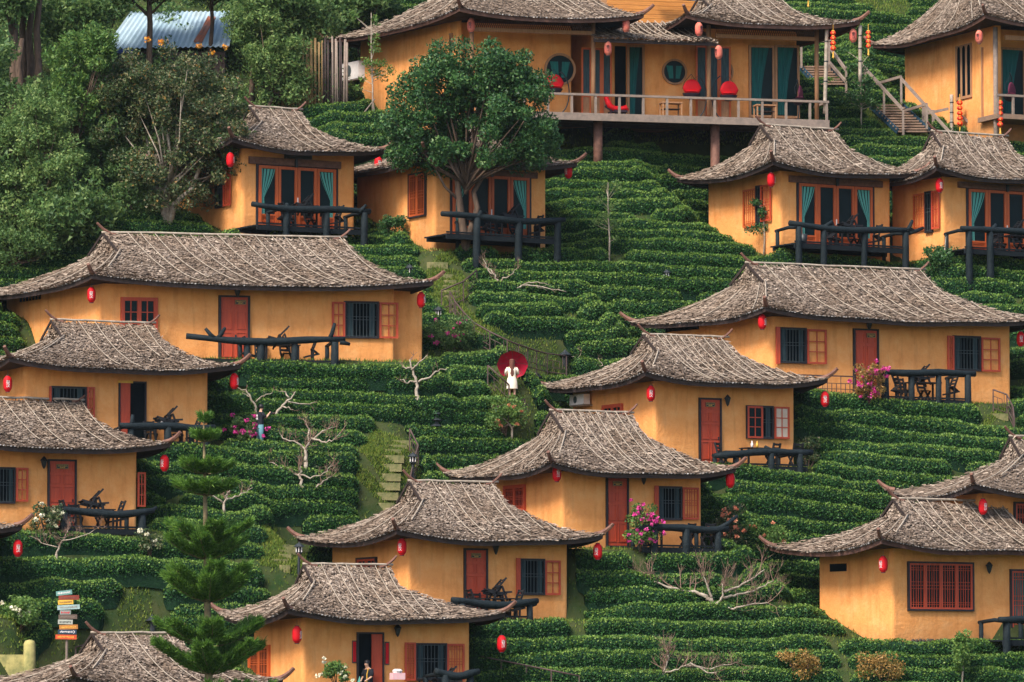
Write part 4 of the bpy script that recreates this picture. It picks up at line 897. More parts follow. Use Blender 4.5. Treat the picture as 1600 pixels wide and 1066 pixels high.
for p in (927, 1110, 1280):
    x = h.front(p, 190, -.1)[0]; w = h.pt(x, -.1, 0); g = float(T(w[0], w[1])) - h.base[2] - .4
    tb(MB().tube([(x, -.1, g), (x, -.1, -.07)], .21, 12)).build('pillar', 'horn', tr, True)
for y in (-.1, 1.5): tb(MB().box(xa, xb, y - .08, y + .08, -.32, -.07)).build('floor_beam', 'soffit', tr)
# hanging egg chairs, lounge chair, small tables
def egg(px, py, y, label, cush='red', face=0, hh=h, stand=1, deep='dark'):
    x, z = hh.front(px, py, y); r = empty('hanging_chair', hh.pt(x, y, 0.02), hh.a + R(face), label, 'hanging chair', 'hanging basket chairs on the villa terrace')
    k = stand; pts = [(k * .15 + .75 * k * math.sin(t), .25, .06 + 1.12 * (1 - math.cos(t))) for t in np.linspace(.15, 2.75, 13)]
    MB().tube(pts, .035, 6).build('curved_stand', 'black', r, True)
    MB().tube([(k * .15 + .7 * math.cos(t), .25 + .42 * math.sin(t), .03) for t in np.linspace(0, 6.28, 15)], .03, 5, False).build('base_ring', 'black', r)
    tx, ty, tz = pts[-1]; zs = z; MB().tube([(tx, ty, tz), (0, .1, tz - .25), (0, .1, zs + .75)], .010, 4).build('chain', 'black', r)
    m = MB(); m.grid(lambda u, v: (.52 * math.cos(v) * math.sin(u), .1 + .34 * math.sin(v) * math.sin(u), zs - .02 - .40 * math.cos(u * .98)), np.linspace(.05, 1.35, 7), np.linspace(0, 6.283, 17)); m.build('basket', 'basket', r, True)
    for s in (-1, 1): MB().tube([(s * .5, .15, zs + .1), (s * .36, .22, zs + .45), (0, .1, zs + .85)], .014, 4).build('hanger', 'black', r)
    m = MB(); m.grid(lambda u, v: (.50 * math.cos(v) * min(1, 1.3 * math.sin(u)) * (1 + .05 * math.cos(6 * v)), -.02 - .08 * math.cos(u), zs + .14 + .44 * math.sin(v) * math.sin(u)), np.linspace(0, 1.6, 6), np.linspace(0, 6.283, 19))
    m.grid(lambda u, v: (.44 * math.cos(v) * u, .0 + .25 * math.sin(v) * u, zs - .05 + .10 * math.cos(u * 1.5)), np.linspace(0, 1, 5), np.linspace(0, 6.283, 15))
    m.build('cushion', cush, r, True); r.scale = (.82, .82, .9); return r
M['basket'] = mat('dark_wicker', (.030, .014, .030), (.016, .010, .018), 30, .7, .3, 1, 60); M['maroon'] = mat('maroon_wicker', (.17, .018, .055), (.10, .012, .035), 20, .7, .3, 1, 50)
egg(866, 130, .5, 'hanging chair with red cushion beside the leftmost round window, partly behind the tree'); egg(1081, 138, .5, 'hanging chair with red cushion right of the middle round window', stand=1)
egg(1139, 141, .3, 'hanging chair with red cushion just right of the terrace post', stand=-1); egg(1250, 148, .4, 'maroon hanging chair at the right end of the terrace turned sideways', 'maroon', 60)
hv = S_['VR']; egg(1580, 143, -.1, 'maroon hanging chair on the veranda at the top right edge', 'maroon', 40, hv)
x, z = h.front(963, 145, .6); r = empty('lounge_chair', h.pt(x, .6, 0), h.a, 'low lounge chair with long red cushion in front of the dark glass door', 'lounge chair')
MB().beam((-.5, 0, .55), (-.15, 0, .32), .1, .12).beam((-.15, 0, .3), (.45, 0, .3), .5, .1).build('frame', 'basket', r)
MB().tube([(-.50, 0, .95), (-.32, 0, .55), (-.1, 0, .42), (.25, 0, .42), (.42, 0, .48), (.52, 0, .34)], [.10, .15, .14, .12, .14, .08], 8).build('cushion', 'red', r, True)
for q in (-.3, .35): MB().box(q - .03, q + .03, -.2, .2, 0, .28).build('leg', 'basket', r)
def small_table(px, y, lab, hh=h, w=.95):
    x = hh.front(px, 150, y)[0]; r = empty('small_table', hh.pt(x, y, 0), hh.a, lab, 'table'); MB().box(-w / 2, w / 2, -.3, .3, .68, .74).build('top', PLW, r)
    for a in (-1, 1):
        for b in (-1, 1): MB().box(a * (w / 2 - .05) - .03, a * (w / 2 - .05) + .03, b * .25 - .03, b * .25 + .03, 0, .68).build('leg', PLW, r)
    MB().box(-w / 2 + .1, w / 2 - .1, -.25, .25, .42, .45).build('shelf', 'soffit', r)
small_table(1048, .3, 'pale wooden table under the middle round window'); small_table(1195, .2, 'pale wooden table in front of the teal curtained doors')
# orange clad building behind the villa
r = empty('plank_building', h.pt(fx(965, 9), 9, 0), h.a, 'orange plank building with pale roof edge seen between the villa roofs', 'building')
z0, z1 = h.front(1040, 70, 9)[1], h.front(1040, 4, 9)[1]; L = h.front(1132, 20, 9)[0] - fx(960, 9)
MB().box(-.5, L, .06, 4, z0 - 3, z1 + .6).build('wall', 'pale_wood', r)

M['plank'] = mat('orange_plank', (.60, .25, .06), (.46, .18, .045), 3, .7, .25, .2, 20, (.5, 1, 6))
i = 0
while z0 + i * .2 < z1 + .4: MB().box(-.5, L, -.02, .055, z0 + i * .2, z0 + i * .2 + .187).build('plank', 'plank', r); i += 1
MB().beam((L * .30, -.5, z1 + .18), (L + .2, -.5, z1 - .02), .3, .06).build('roof_edge', 'tin', r)
# the villa on the right
walls(hv, y0=1.3, x1=hv.W); x0 = hv.front(1553, 100, 0)[0]
walls(hv, y0=.05, y1=2.0, x0=-.02, x1=.35, name='corner_wall')
glazed([(1532, 1560), (1561, 1600), (1601, 1650)], 1.25, 75, hv)
MB().tube([(x0, -.15, -3.4), (x0, -.15, 4.0)], .11, 9).build('veranda_post', 'grey_wood', hv.root, True)
MB().box(.4, hv.W, -.2, -.08, hv.front(1590, 64)[1], hv.front(1590, 57)[1]).build('veranda_beam', PLW, hv.root)
r = empty('side_terrace', hv.pt(0, -.6, 0), hv.a, 'wooden terrace corner with brown railing at the top right villa', 'terrace')
MB().box(-.3, hv.W, 0, 1.9, -.22, 0).build('floor', 'raw_wood', r)
for i in range(12): x = -.25 + .8 * i; MB().box(x - .05, x + .05, 0, .1, 0, .8).build('rail_post', 'grey_wood', r)
MB().box(-.3, hv.W, -.02, .12, .8, .9).build('top_rail', 'grey_wood', r)
# wooden staircases with pale rails
def stair(label, top, bot, w, n, rails, dd=0.0, mt='grey_wood'):
    dA, dB = onT(*top)[1] - .9, onT(*bot)[1] - .9; dB = min(dB, dA - .3); A = P(*top, dA); B_ = P(*bot, dB)
    r = empty('wooden_staircase', B_, 0, label, 'staircase')
    q = lambda p: tuple(np.array(p) - B_)
    for i in range(n):
        t = i / (n - 1); c = A + (B_ - A) * t; m = MB(); m.box(-w / 2, w / 2, -.16, .16, -.035, .035); m.v = [(x + c[0] - B_[0], y + c[1] - B_[1], z + c[2] - B_[2]) for x, y, z in m.v]; m.build('tread', 'raw_wood', r)
    for s in (-1, 1): MB().beam(q(A + (s * w / 2, 0, 0)), q(B_ + (s * w / 2, 0, 0)), .06, .26).build('stringer', 'teal_dark', r)
    for p0, p1, posts in rails:
        a, b = P(*p0, dA - .3), P(*p1, dB - .3); MB().beam(q(a), q(b), .10, .12).build('hand_rail', mt, r)
        for t in posts: c = a + (b - a) * t; MB().beam(q(c), q(c - (0, 0, 1.15)), .10, .10, (0, 1, 0)).build('rail_post', mt, r)
    return r
M['teal_dark'] = mat('dark_stringer_paint', (.015, .05, .085), (.012, .035, .05), 5, .7, .3)
stair('upper wooden staircase beside the right end of the terrace', (1272, 105), (1298, 132), 1.3, 8, [((1252, 68), (1300, 62), (.0, .9)), ((1292, 68), (1322, 110), (0, 1)), ((1296, 98), (1322, 128), (0,))])
stair('lower wooden staircase leading down to the thatched houses at the right', (1385, 165), (1428, 206), 1.45, 11, [((1345, 100), (1411, 172), (.1, .55, 1)), ((1408, 123), (1484, 207), (0, .45, .98)), ((1322, 106), (1345, 100), (0,)), ((1370, 131), (1408, 120), (1,)), ((1411, 174), (1448, 163), (1,))])
r = empty('rail_landing', onT(1460, 200), 0, 'pale handrail running past the bamboo lantern posts', 'handrail'); b0 = np.array(r.location); d = b0[1] - 1
for p0, p1 in (((1446, 178), (1482, 170)), ((1498, 178), (1538, 212))): MB().beam(P(*p0, d) - b0, P(*p1, d) - b0, .10, .12).build('hand_rail', 'grey_wood', r)
for p in ((1446, 168, 206), (1458, 172, 204)): MB().beam(P(p[0], p[1], d) - b0, P(p[0], p[2], d) - b0, .12, .12, (0, 1, 0)).build('rail_post', 'grey_wood', r)
# ---------------------------------------------------------------- lanterns
def text_mesh(t, size, name='characters'):
    cu = bpy.data.curves.new(name, 'FONT'); cu.body = t; cu.size = size; cu.align_x = 'CENTER'; cu.extrude = .002; cu.space_line = .9; cu.resolution_u = 2
    o = bpy.data.objects.new(name, cu); COL.objects.link(o); bpy.context.view_layer.update()
    me = bpy.data.meshes.new_from_object(o.evaluated_get(bpy.context.evaluated_depsgraph_get())); bpy.data.objects.remove(o); return me
glyph = text_mesh('春\n汉', .155); glyph.materials.clear(); glyph.materials.append(M['white'])
gl = np.array([v.co[:] for v in glyph.vertices]); gl[:, 1] -= (gl[:, 1].max() + gl[:, 1].min()) / 2
def wrapped(rad, mtl):
    me = glyph.copy(); me.materials.clear(); me.materials.append(M[mtl]); th = gl[:, 0] / rad
    for v, a, z, t in zip(me.vertices, th, gl[:, 1], gl[:, 2]): rr = rad * (1 + .0) + .006 + t; v.co = (rr * math.sin(a), -rr * math.cos(a), z)
    return me
def make_lantern(body, txt, capm='black'):
    r = empty('paper_lantern', (0, 0, 0), 0, 'x', 'lantern', 'tall paper lanterns hung under the eaves'); n = 13; prof = [(.07, -.31)]
    for i in range(n + 1):
        t = -1 + 2 * i / n; rr = .175 * (1 - abs(t) ** 3.2) ** .42 if abs(t) < 1 else .08; rr = max(rr, .085); prof.append((rr, .295 * t))
        if i < n: tm = t + 1 / n; prof.append((max(.175 * (1 - min(abs(tm), 1) ** 3.2) ** .42, .085) - .006, .295 * tm))
    prof.append((.07, .31)); MB().lathe(prof, 18).build('lantern_body', body, r, True)
    for z in (-.325, .31): MB().lathe([(0, z - .0), (.085, z), (.085, z + .02), (0, z + .02)], 12).build('cap', capm, r)
    MB().tube([(0, 0, .32), (0, 0, .55)], .008, 4).build('cord', 'black', r)
    link(bpy.data.objects.new('characters', wrapped(.172, txt)), r); return r
LR, LF = make_lantern('red', 'white'), make_lantern('faded', 'black'); first = {'r': 1, 'f': 1}
def lantern(px, py, d, label, kind='r', rz=None, sc=1.0):
    src = LR if kind == 'r' else LF
    o = src if first[kind] else copy_tree(src); first[kind] = 0; o.location = P(px, py, d); o.rotation_euler = (0, 0, rz if rz is not None else R(random.uniform(-60, 60))); o.scale = (sc, sc, sc); o['label'] = label
def dh(key, x, y): return SPEC[key].pt(x, y, 0)[1]
LN = [('C', 143, 461, 'under the left front corner of the longest house', 0), ('C', 658, 469, 'under the right eave corner of the longest house', 1, 60), ('B', 1191, 503, 'under the left front corner of the long house on the right', 0, 50), ('B', 1595, 530, 'at the right edge of the picture under the long house eave', 1),
 ('H', 1017, 615, 'at the front corner of the house with the air conditioner', 0), ('H', 1289, 624, 'over the hedges right of the pale paper shutter', 1), ('I', 870, 740, 'at the front corner of the bougainvillea house', 0, 20), ('I', 1141, 750, 'hanging over the deck of the three chairs', 1, 100),
 ('J', 628, 855, 'at the front corner of the middle house', 0, -25), ('J', 934, 862, 'over the empty hedge rows right of the middle house', 1, -20), ('K', 464, 992, 'left of the doorway with the man', 0, 60), ('K', 784, 1006, 'lowest lantern, over hedges right of the bottom house', 1, 20),
 ('G', 257, 724, 'right of the lowest house at the left edge', 1, -30), ('L', 12, 600, 'at the left picture edge beside the dark shuttered window', 0, 10), ('L', 366, 596, 'over the hedges above the man with the camera', 1, 60), ('O', 28, 857, 'under the roof corner at the left edge', 1, 10),
 ('Fh', 1380, 882, 'at the corner of the lattice window house', 0, -40), ('A', 360, 250, 'at the front corner of the house behind the brownish tree', 0, 70), ('A2', 591, 256, 'between the two houses behind the trees', 'L', 20), ('A2', 888, 268, 'right of the house behind the round green tree', 1, -40),
 ('E', 1205, 281, 'at the front corner under the wooden staircase house', 0, 80), ('E2', 1436, 285, 'left one of two close lanterns between the upper right houses', 'L', 5), ('E2', 1468, 290, 'right one of two close lanterns between the upper right houses', 0, 20), ('N', 1536, 792, 'mostly hidden behind the lower right roof', 0, 30)]
for q in LN:
    hh = S_[q[0]]; d = {0: dh(q[0], -.45, -.45), 1: dh(q[0], hh.W + .45, -.5), 'L': dh(q[0], -.5, hh.D * .8)}[q[4]]
    lantern(q[1], q[2], d, 'red paper lantern ' + q[3], 'r', R(q[5]) if len(q) > 5 else R(0))
for px, py, y, lab, hh in ((736, 40, -.4, 'at the left front corner of the villa', h), (950, 76, -.6, 'before the dark doorway of the middle room', h), (978, 40, -1.0, 'under the right corner of the main villa roof', h), (1092, 46, -1.1, 'at the left corner of the right wing', h), (1123, 82, -.8, 'beside the terrace post of the right wing', h), (1333, 56, -.6, 'at the far right corner of the right wing', h), (1530, 58, -.5, 'beside the slit window villa', hv)):
    x, z = hh.front(px, py, y); lantern(px, py, hh.pt(x, y, 0)[1], 'faded pink lantern with dark characters ' + lab, 'f', sc=1.0)
def string_lantern(px, y0, y1, n, label, d):
    top = P(px, y0, d); r = empty('lantern_string', P(px, y1, d), 0, label, 'lantern string', 'strings of round red lanterns'); b = np.array(r.location); H_ = top[2] - b[2]; st = (H_ - .35) / n
    MB().tube([(0, 0, 0), (0, 0, H_ + .3)], .012, 4).build('cord', 'gold', r)
    for i in range(n):
        z = .35 + st * (i + .5); rr = min(st * .56, .175)
        o = MB().lathe([(.05, -rr * .85)] + [(rr * math.cos(t) * (1 + .03 * math.cos(20 * t)), rr * .85 * math.sin(t)) for t in np.linspace(-1.25, 1.25, 11)] + [(.05, rr * .85)], 16, (0, 0, z)).build('round_lantern', 'red_orange', r, True)
        MB().lathe([(0, -.02), (.07, -.02), (.07, .02), (0, .02)], 10, (0, 0, z + rr * .86)).build('cap', 'gold', o)
        m = MB(); 
        for a, c, w, g in ((-.03, .0, .06, .016), (-.035, .035, .07, .016), (-.03, -.035, .06, .016)):
            for s_ in range(1): t0 = a / rr; m.add([((rr + .012) * math.sin(t0 + q * w / rr) * 1, -(rr + .012) * math.cos(t0 + q * w / rr), z + c + e * g / 2) for q in (0, .5, 1) for e in (-1, 1)], [(0, 2, 3, 1), (2, 4, 5, 3)])
        m.build('gold_character', 'gold', o)
    MB().lathe([(.0, .33), (.035, .31), (.03, .2), (.045, .05), (.0, .05)], 8).build('tassel', 'gold', r)
dV = h.pt(fx(1290, -.3), -.3, 0)[1]
string_lantern(1302, 48, 92, 4, 'string of four round red lanterns right of the upper wing post', dV - .5); string_lantern(1357, 48, 88, 4, 'string of round red lanterns partly behind the sapling leaves', dV - .3); string_lantern(1263, -34, 12, 4, 'string of red lanterns cut by the top edge above the right wing roof', dV + 8)
string_lantern(1500, 157, 209, 5, 'string of five round red lanterns on the bamboo post before the slit window', b0[1] - 1.2); string_lantern(1563, 157, 211, 5, 'string of five round red lanterns right of the tall veranda post', hv.pt(x0, -.5, 0)[1])
for px, y0, y1, lab, d in ((1289, 40, 165, 'tall leaning bamboo pole at the right end of the terrace', dV - .3), (1487, 148, 210, 'lashed bamboo pole beside the five lantern string', b0[1] - 1.3), (1344, 40, 120, 'bamboo lantern pole behind the sapling by the stairs', dV)):
    A = P(px + (3 if px == 1289 else 0), y0, d); B_ = P(px, y1, d); r = empty('bamboo_post', B_, 0, lab, 'pole'); H_ = A - B_
    MB().tube([tuple(H_ * t) for t in np.linspace(-.1, 1, 8)], .085, 8).build('pole', 'bamboo', r, True)
    for t in (.3, .55, .8): c = H_ * t; MB().lathe([(.09, -.03), (.10, 0), (.09, .03)], 8, tuple(c)).build('lashing', 'black', r)
# ---------------------------------------------------------------- path stones
r = empty('stone_path', onT(607, 745), 0, 'worn pale stone steps climbing the grass path between the hedges', 'path', kind='structure'); b0 = np.array(r.location)
for k, (pts, w, st) in enumerate(PATHS):
    if not st: continue
    if k: r = empty('stone_path', pts[0], 0, ('', '', '', 'pale stone steps below the round green tree', 'short stone steps behind the lamp post', '', 'stone steps at the right edge beside the curled rail')[k], 'path', kind='structure'); b0 = np.array(r.location)
    for a, b in zip(pts[:-1], pts[1:]):
        L = np.linalg.norm(b - a); n = max(int(L / .36), 1)
        for i in range(n):
            p = a + (b - a) * (i + .5) / n; x = p[0] + random.uniform(-.12, .12); z = float(T(p[0], p[1])); hw = w * random.uniform(.45, .9)
            m = MB(); q = [(-hw, -.08), (-hw * .4, -.12), (hw * .5, -.11), (hw, -.07), (hw * .95, .09), (0, .12), (-hw * .9, .08)]; q = [(u * random.uniform(.9, 1.08), v * random.uniform(.85, 1.15)) for u, v in q]; nq = len(q)
            m.add([(u, v, .05) for u, v in q] + [(u, v, -.25) for u, v in q], [tuple(range(nq))] + [((i_ + 1) % nq, i_, nq + i_, nq + (i_ + 1) % nq) for i_ in range(nq)])
            o = m.build('step_stone', 'path_stone', r); o.location = (x - b0[0], p[1] - b0[1], z - b0[2]); o.rotation_euler = (0, 0, random.uniform(-.1, .1))
# ---------------------------------------------------------------- trees and bushes
def leafm(name, cols, tr=.15, sp=.25): M[name] = island_mat(name, cols, .5, sp, tr, (.35, (.66, .72, .66)))
leafm('leaf_round', [(0, (.014, .055, .022)), (.5, (.040, .12, .034)), (.85, (.075, .165, .040)), (1, (.15, .24, .07))], .2, .3)
leafm('leaf_olive', [(0, (.022, .050, .020)), (.5, (.060, .10, .034)), (.8, (.13, .15, .055)), (1, (.30, .24, .15))])
leafm('leaf_light', [(0, (.045, .11, .030)), (.5, (.11, .22, .050)), (1, (.24, .34, .08))], .3)
leafm('leaf_forest', [(0, (.040, .095, .036)), (.6, (.115, .21, .060)), (1, (.25, .34, .11))], .4)
leafm('leaf_feather', [(0, (.07, .15, .05)), (.6, (.18, .29, .085)), (1, (.34, .42, .14))], .4)
leafm('pine_needle', [(0, (.05, .13, .022)), (.5, (.12, .25, .036)), (1, (.24, .40, .07))], .4)
leafm('leaf_autumn', [(0, (.10, .09, .025)), (.5, (.28, .16, .04)), (1, (.48, .26, .08))], .2)
leafm('petal_pink', [(0, (.60, .02, .22)), (1, (.85, .10, .42))]); leafm('petal_pale', [(0, (.80, .72, .50)), (1, (.85, .80, .66))]); leafm('petal_coral', [(0, (.72, .20, .12)), (1, (.80, .34, .20))]); leafm('petal_orange', [(0, (.80, .26, .02)), (1, (.85, .40, .05))])
def foliage(name, cen, rad, per, l, w, mat_, parent, up=.3, fl=None):
    cen = np.asarray(cen); n = len(cen) * per; i = np.repeat(np.arange(len(cen)), per); N = rdir(n); r_ = np.asarray(rad)[i][:, None] * rng.random((n, 1)) ** .38 * np.array((1, 1, .8)); Pn = cen[i] + N * r_
    V_, Q_ = leafcards(Pn, N, l, w, up, .5); mats = [mat_]; mi = np.zeros(len(Q_), int)
    if fl: mats.append(fl[0]); mi[rng.random(len(Q_)) < fl[1]] = 1
    o = link(bpy.data.objects.new(name, mesh_np(name, V_, Q_, mats, mi)), parent); return o
def tree(name, foot, crowns, label, cat='tree', leaf='leaf_round', clumps=50, per=240, l=.16, w=.075, trunk=.18, crad=(.45, .8), bark='bark', lean=0.0, group=None, limbs=1.0, depth=.75, fl=None, d=None):
    """crowns: (px, py, rx, ry) of each lobe in the photograph, at the depth of the foot"""
    base = onT(*foot) if d is None else P(foot[0], foot[1], d); d = base[1]; s = F / d
    r = empty(name, base, 0, label, cat, group); cs = []; 
    for px, py, rx, ry in crowns:
        c = P(px, py, d) - base; n = max(int(clumps * rx * ry / sum(q[2] * q[3] for q in crowns)), 1)
        for _ in range(n):
            u = rdir(1)[0] * rng.random() ** .40; cs.append(c + u * np.array((rx / s, rx / s * depth, ry / s)))
    cs = np.array(cs); rad = rng.uniform(*crad, len(cs)); foliage('crown', cs, rad, per, l, w, leaf, r, fl=fl)
    cc = P(crowns[0][0], crowns[0][1], d) - base; low = cs[:, 2].min(); fork = np.array((cc[0] * .5 + lean, 0, max(low * .9, cc[2] * .35)))
    m = MB(); m.tube([(0, 0, -.4), tuple(fork * .35 + (rng.normal(0, .08), 0, 0)), tuple(fork * .7 + (rng.normal(0, .1), 0, 0)), tuple(fork)], [trunk * 1.2, trunk, trunk * .9, trunk * .8], 9)
    m.build('trunk', bark, r, True)
    m = MB(); k = max(int(len(cs) * .35 * limbs), 2)
    for i in rng.choice(len(cs), k, False):
        t = cs[i]; q = fork * rng.uniform(.75, 1); mid = (q + t) / 2 + rng.normal(0, .18, 3) - (0, 0, .1); m.tube([tuple(q), tuple(mid), tuple(t)], [trunk * .45, trunk * .25, trunk * .09], 5)
    m.build('limbs', bark, r, True)['kind'] = 'stuff'; return r
# the big round tree, its double trunk in plain view
rt_ = tree('round_tree', (722, 402), [(735, 175, 128, 92), (665, 215, 72, 58), (815, 205, 66, 62), (745, 105, 85, 42), (690, 135, 60, 42), (800, 138, 60, 45)], 'big round dark green tree with a forked trunk between two houses', clumps=235, per=260, l=.16, w=.08, trunk=.17, crad=(.40, .72), limbs=.5)
b_ = np.array(rt_.location); d = b_[1]
for o in list(rt_.children):
    if o.name.startswith('trunk'): bpy.data.objects.remove(o)
def traced(px, d, rads, base, jit=.0, n=8, m=None): 
    m = m or MB(); pts = [P(x, y, d + dd) - base for x, y, dd in px]; m.tube(pts, rads, n); return m
traced([(724, 415, 0), (728, 385, 0), (722, 345, .1), (716, 300, 0), (715, 270, 0), (705, 235, .2)], d, [.24, .19, .16, .14, .12, .07], b_).build('trunk', 'bark', rt_, True)
traced([(722, 405, 0), (735, 360, .1), (746, 325, .2), (740, 300, .2), (760, 265, .3), (775, 225, .4)], d, [.18, .14, .125, .11, .09, .05], b_).build('trunk', 'bark', rt_, True)
for q in ([(714, 310, 0), (695, 292, 0), (680, 262, -.1), (660, 235, 0)], [(716, 285, 0), (735, 250, 0), (740, 200, 0)]): traced(q, d, [.08, .06, .05, .03][:len(q)], b_, n=6).build('limb', 'bark', rt_, True)
t2 = tree('brownish_tree', (262, 358), [(262, 150, 105, 85), (335, 200, 70, 85), (200, 175, 66, 80), (265, 270, 95, 60)], 'wide brownish leaved tree with tangled grey limbs, left of the glazed door house', leaf='leaf_olive', clumps=230, per=240, l=.14, w=.07, trunk=.14, crad=(.35, .65), limbs=.35, bark='pale_bark', fl=('leaf_autumn', .05))
b_ = np.array(t2.location); d = b_[1]
for q in ([(258, 362, 0), (255, 320, 0), (240, 285, 0), (235, 250, .2), (228, 210, .2)], [(262, 360, 0), (272, 320, -.2), (300, 295, -.2), (312, 262, 0), (330, 225, .1)], [(256, 345, 0), (262, 300, .2), (268, 260, .3), (262, 210, .3)]): traced(q, d, [.17, .13, .10, .07, .04][:len(q)], b_).build('limb', 'pale_bark', t2, True)
foliage('blossom', [P(x, y, d - .6) - b_ for x, y in ((230, 62), (252, 66), (312, 72), (352, 74), (330, 82))], [.16] * 5, 26, .12, .08, 'petal_orange', t2)
# light feathery bushes at the left
for i, (foot, cr, lab, lf, cl, ll) in enumerate([((60, 390), [(60, 200, 70, 60), (20, 260, 60, 80), (90, 260, 60, 70), (40, 330, 60, 40)], 'pale feathery bush filling the left edge below the forest', 'leaf_feather', 130, .15),
    ((110, 330), [(120, 100, 50, 45), (155, 65, 26, 25), (110, 160, 40, 45)], 'light green young tree with fresh shoots left of the tin roof', 'leaf_light', 60, .20),
    ((20, 430), [(18, 390, 55, 35), (80, 372, 45, 30)], 'dark low bush behind the left end of the long roof', 'leaf_forest', 34, .15),
    ((425, 190), [(420, 60, 55, 60), (440, 115, 40, 45), (395, 30, 40, 32)], 'light leaved tree between the tin roof and the bamboo fence', 'leaf_feather', 85, .18),
    ((200, 340), [(195, 280, 45, 40), (225, 320, 40, 25)], 'dark shrub under the brownish tree', 'leaf_forest', 34, .14)]):
    tree('leafy_tree', foot, cr, lab, leaf=lf, clumps=cl, per=230, l=ll, w=.07, trunk=.09, crad=(.35, .75), group='trees of the upper left wood')
# the wood beyond
wood = [((22, 178), [(20, -14, 60, 38)], .22), ((118, 150), [(115, 20, 55, 45)], .16), ((165, 140), [(150, -10, 45, 30), (140, 95, 35, 35)], .16), ((235, 130), [(230, -32, 70, 22)], .14), ((330, 120), [(330, -34, 70, 22)], .14),
        ((392, 160), [(415, -5, 45, 35)], .12), ((470, 140), [(465, 20, 60, 50)], .14), ((520, 120), [(520, 10, 60, 40), (500, 60, 40, 40)], .14), ((560, 100), [(575, -5, 60, 30)], .14), ((70, 260), [(85, 160, 45, 30)], .12), ((-25, 250), [(-30, 130, 60, 80)], .2),
        ((5, 330), [(-20, 250, 50, 60)], .14), ((140, 300), [(150, 200, 60, 50), (135, 260, 50, 45)], .12), ((60, 420), [(110, 330, 60, 40)], .10)]
wl = ['tall trunk dark tree at the top left corner', 'dark tree with bare pale stem left of the tin roof', 'dark round tree close above the tin roof end', 'dark crown above the ridge of the tin roof', 'dark crown beyond the right half of the tin roof', 'thin tree right of the tin roof', 'tree behind the bamboo fence', 'tree above the bamboo fence beside the villa roof',
      'dark crown touching the villa roof at the top', 'dark tree behind the pale feathery bush', 'dark tree cut by the left edge', 'tree at the left edge with its crown below the forest', 'shaded tree behind the brownish tree', 'shaded tree over the left end hedges']
for (foot, cr, tk), lb in zip(wood, wl):
    if foot == (330, 120): tk = .10
    tree('forest_tree', foot, cr, lb, leaf='leaf_forest', clumps=36, per=220, l=.24, w=.11, trunk=tk, crad=(.6, 1.05), group='trees of the upper left wood', limbs=.6, depth=.9)
for i, (px, top, bot) in enumerate([(19, -20, 112), (36, 0, 90), (58, -10, 118), (122, -30, 55), (30, 60, 130), (46, 10, 100)]):
    b_ = onT(px, bot + 60); r = empty('bare_stem_tree', b_, 0, ('thick bare trunk at the top left', 'thin bare trunk second from the left', 'dark straight trunk before the forest', 'forked pale stem left of the tin roof', 'short leaning trunk at the top left', 'slim trunk between the thick ones')[i], 'tree', 'bare trunks in the wood')
    H_ = P(px, top, b_[1])[2] - b_[2]; MB().tube([(0, 0, -.3), (.05, 0, H_ * .4), (-.05, 0, H_ * .7), (.1, 0, H_)], [.20, .17, .15, .11], 8).build('trunk', 'bark', r, True)
n = 300; q = [(x, y) for x, y in zip(rng.uniform(-60, 600, n), rng.uniform(-40, 440, n)) if in_poly(np.array(x), np.array(y), WOODS)]
cs = [];
for x, y in q: w_ = onT(x, y); cs.append(w_ + (0, 0, .25))
o = foliage('undergrowth', cs, rng.uniform(.7, 1.1, len(cs)), 220, .20, .10, 'leaf_forest', None); tag(o, 'dark shaded undergrowth covering the slope of the wood', 'undergrowth', kind='stuff')
# slim saplings
def sapling(foot, top, lab, leaf='leaf_light', cl=16, per=60, w_=26, props=False, fl=None, l=.14):
    b_ = onT(*foot); d = b_[1]; s = F / d; r = empty('sapling', b_, 0, lab, 'sapling'); H_ = P(*top, d) - b_
    MB().tube([(0, 0, -.2), tuple(H_ * .3 + (.03, 0, 0)), tuple(H_ * .65 - (.02, 0, 0)), tuple(H_)], [.045, .04, .03, .012], 6).build('trunk', 'pale_bark', r, True)
    cs = [H_ * t + np.array((rng.normal(0, w_ / s * .45), rng.normal(0, .25), 0)) for t in rng.uniform(.3, 1.0, cl)]; foliage('crown', cs, rng.uniform(.18, .36, cl), per, l, .06, leaf, r)
    m = MB()
    for c in cs: m.tube([tuple(H_ * (c[2] / H_[2] * .85)), tuple(c)], [.014, .006], 4)
    m.build('twigs', 'pale_bark', r)['kind'] = 'stuff'
    if props: MB().tube([(-.75, 0, -.1), (.1, 0, 1.0)], .03, 5).tube([(.15, 0, -.1), (0, 0, 1.1)], .03, 5).build('prop_pole', 'grey_wood', r)
    return r
sapling((582, 190), (580, 20), 'slender propped sapling before the villa side wall', w_=40, cl=22, per=45, props=True)
sapling((1452, 165), (1452, 45), 'sapling in front of the slit window villa wall', 'leaf_round', 26, 60, 42); sapling((1345, 205), (1345, 75), 'sapling between the two wooden staircases', 'leaf_round', 34, 70, 45, l=.16)
sapling((1193, 400), (1195, 310), 'sapling with drooping leaves before the open side shutter', 'leaf_round', 12, 60, 22); sapling((952, 412), (950, 285), 'thin twin stem sapling standing in the middle hedges', 'leaf_feather', 16, 45, 22)
sapling((1475, 430), (1478, 370), 'small sapling between the two right decks', 'leaf_round', 8, 40, 14); sapling((1502, 1075), (1506, 990), 'small upright cypress at the bottom right', 'leaf_light', 20, 130, 10)
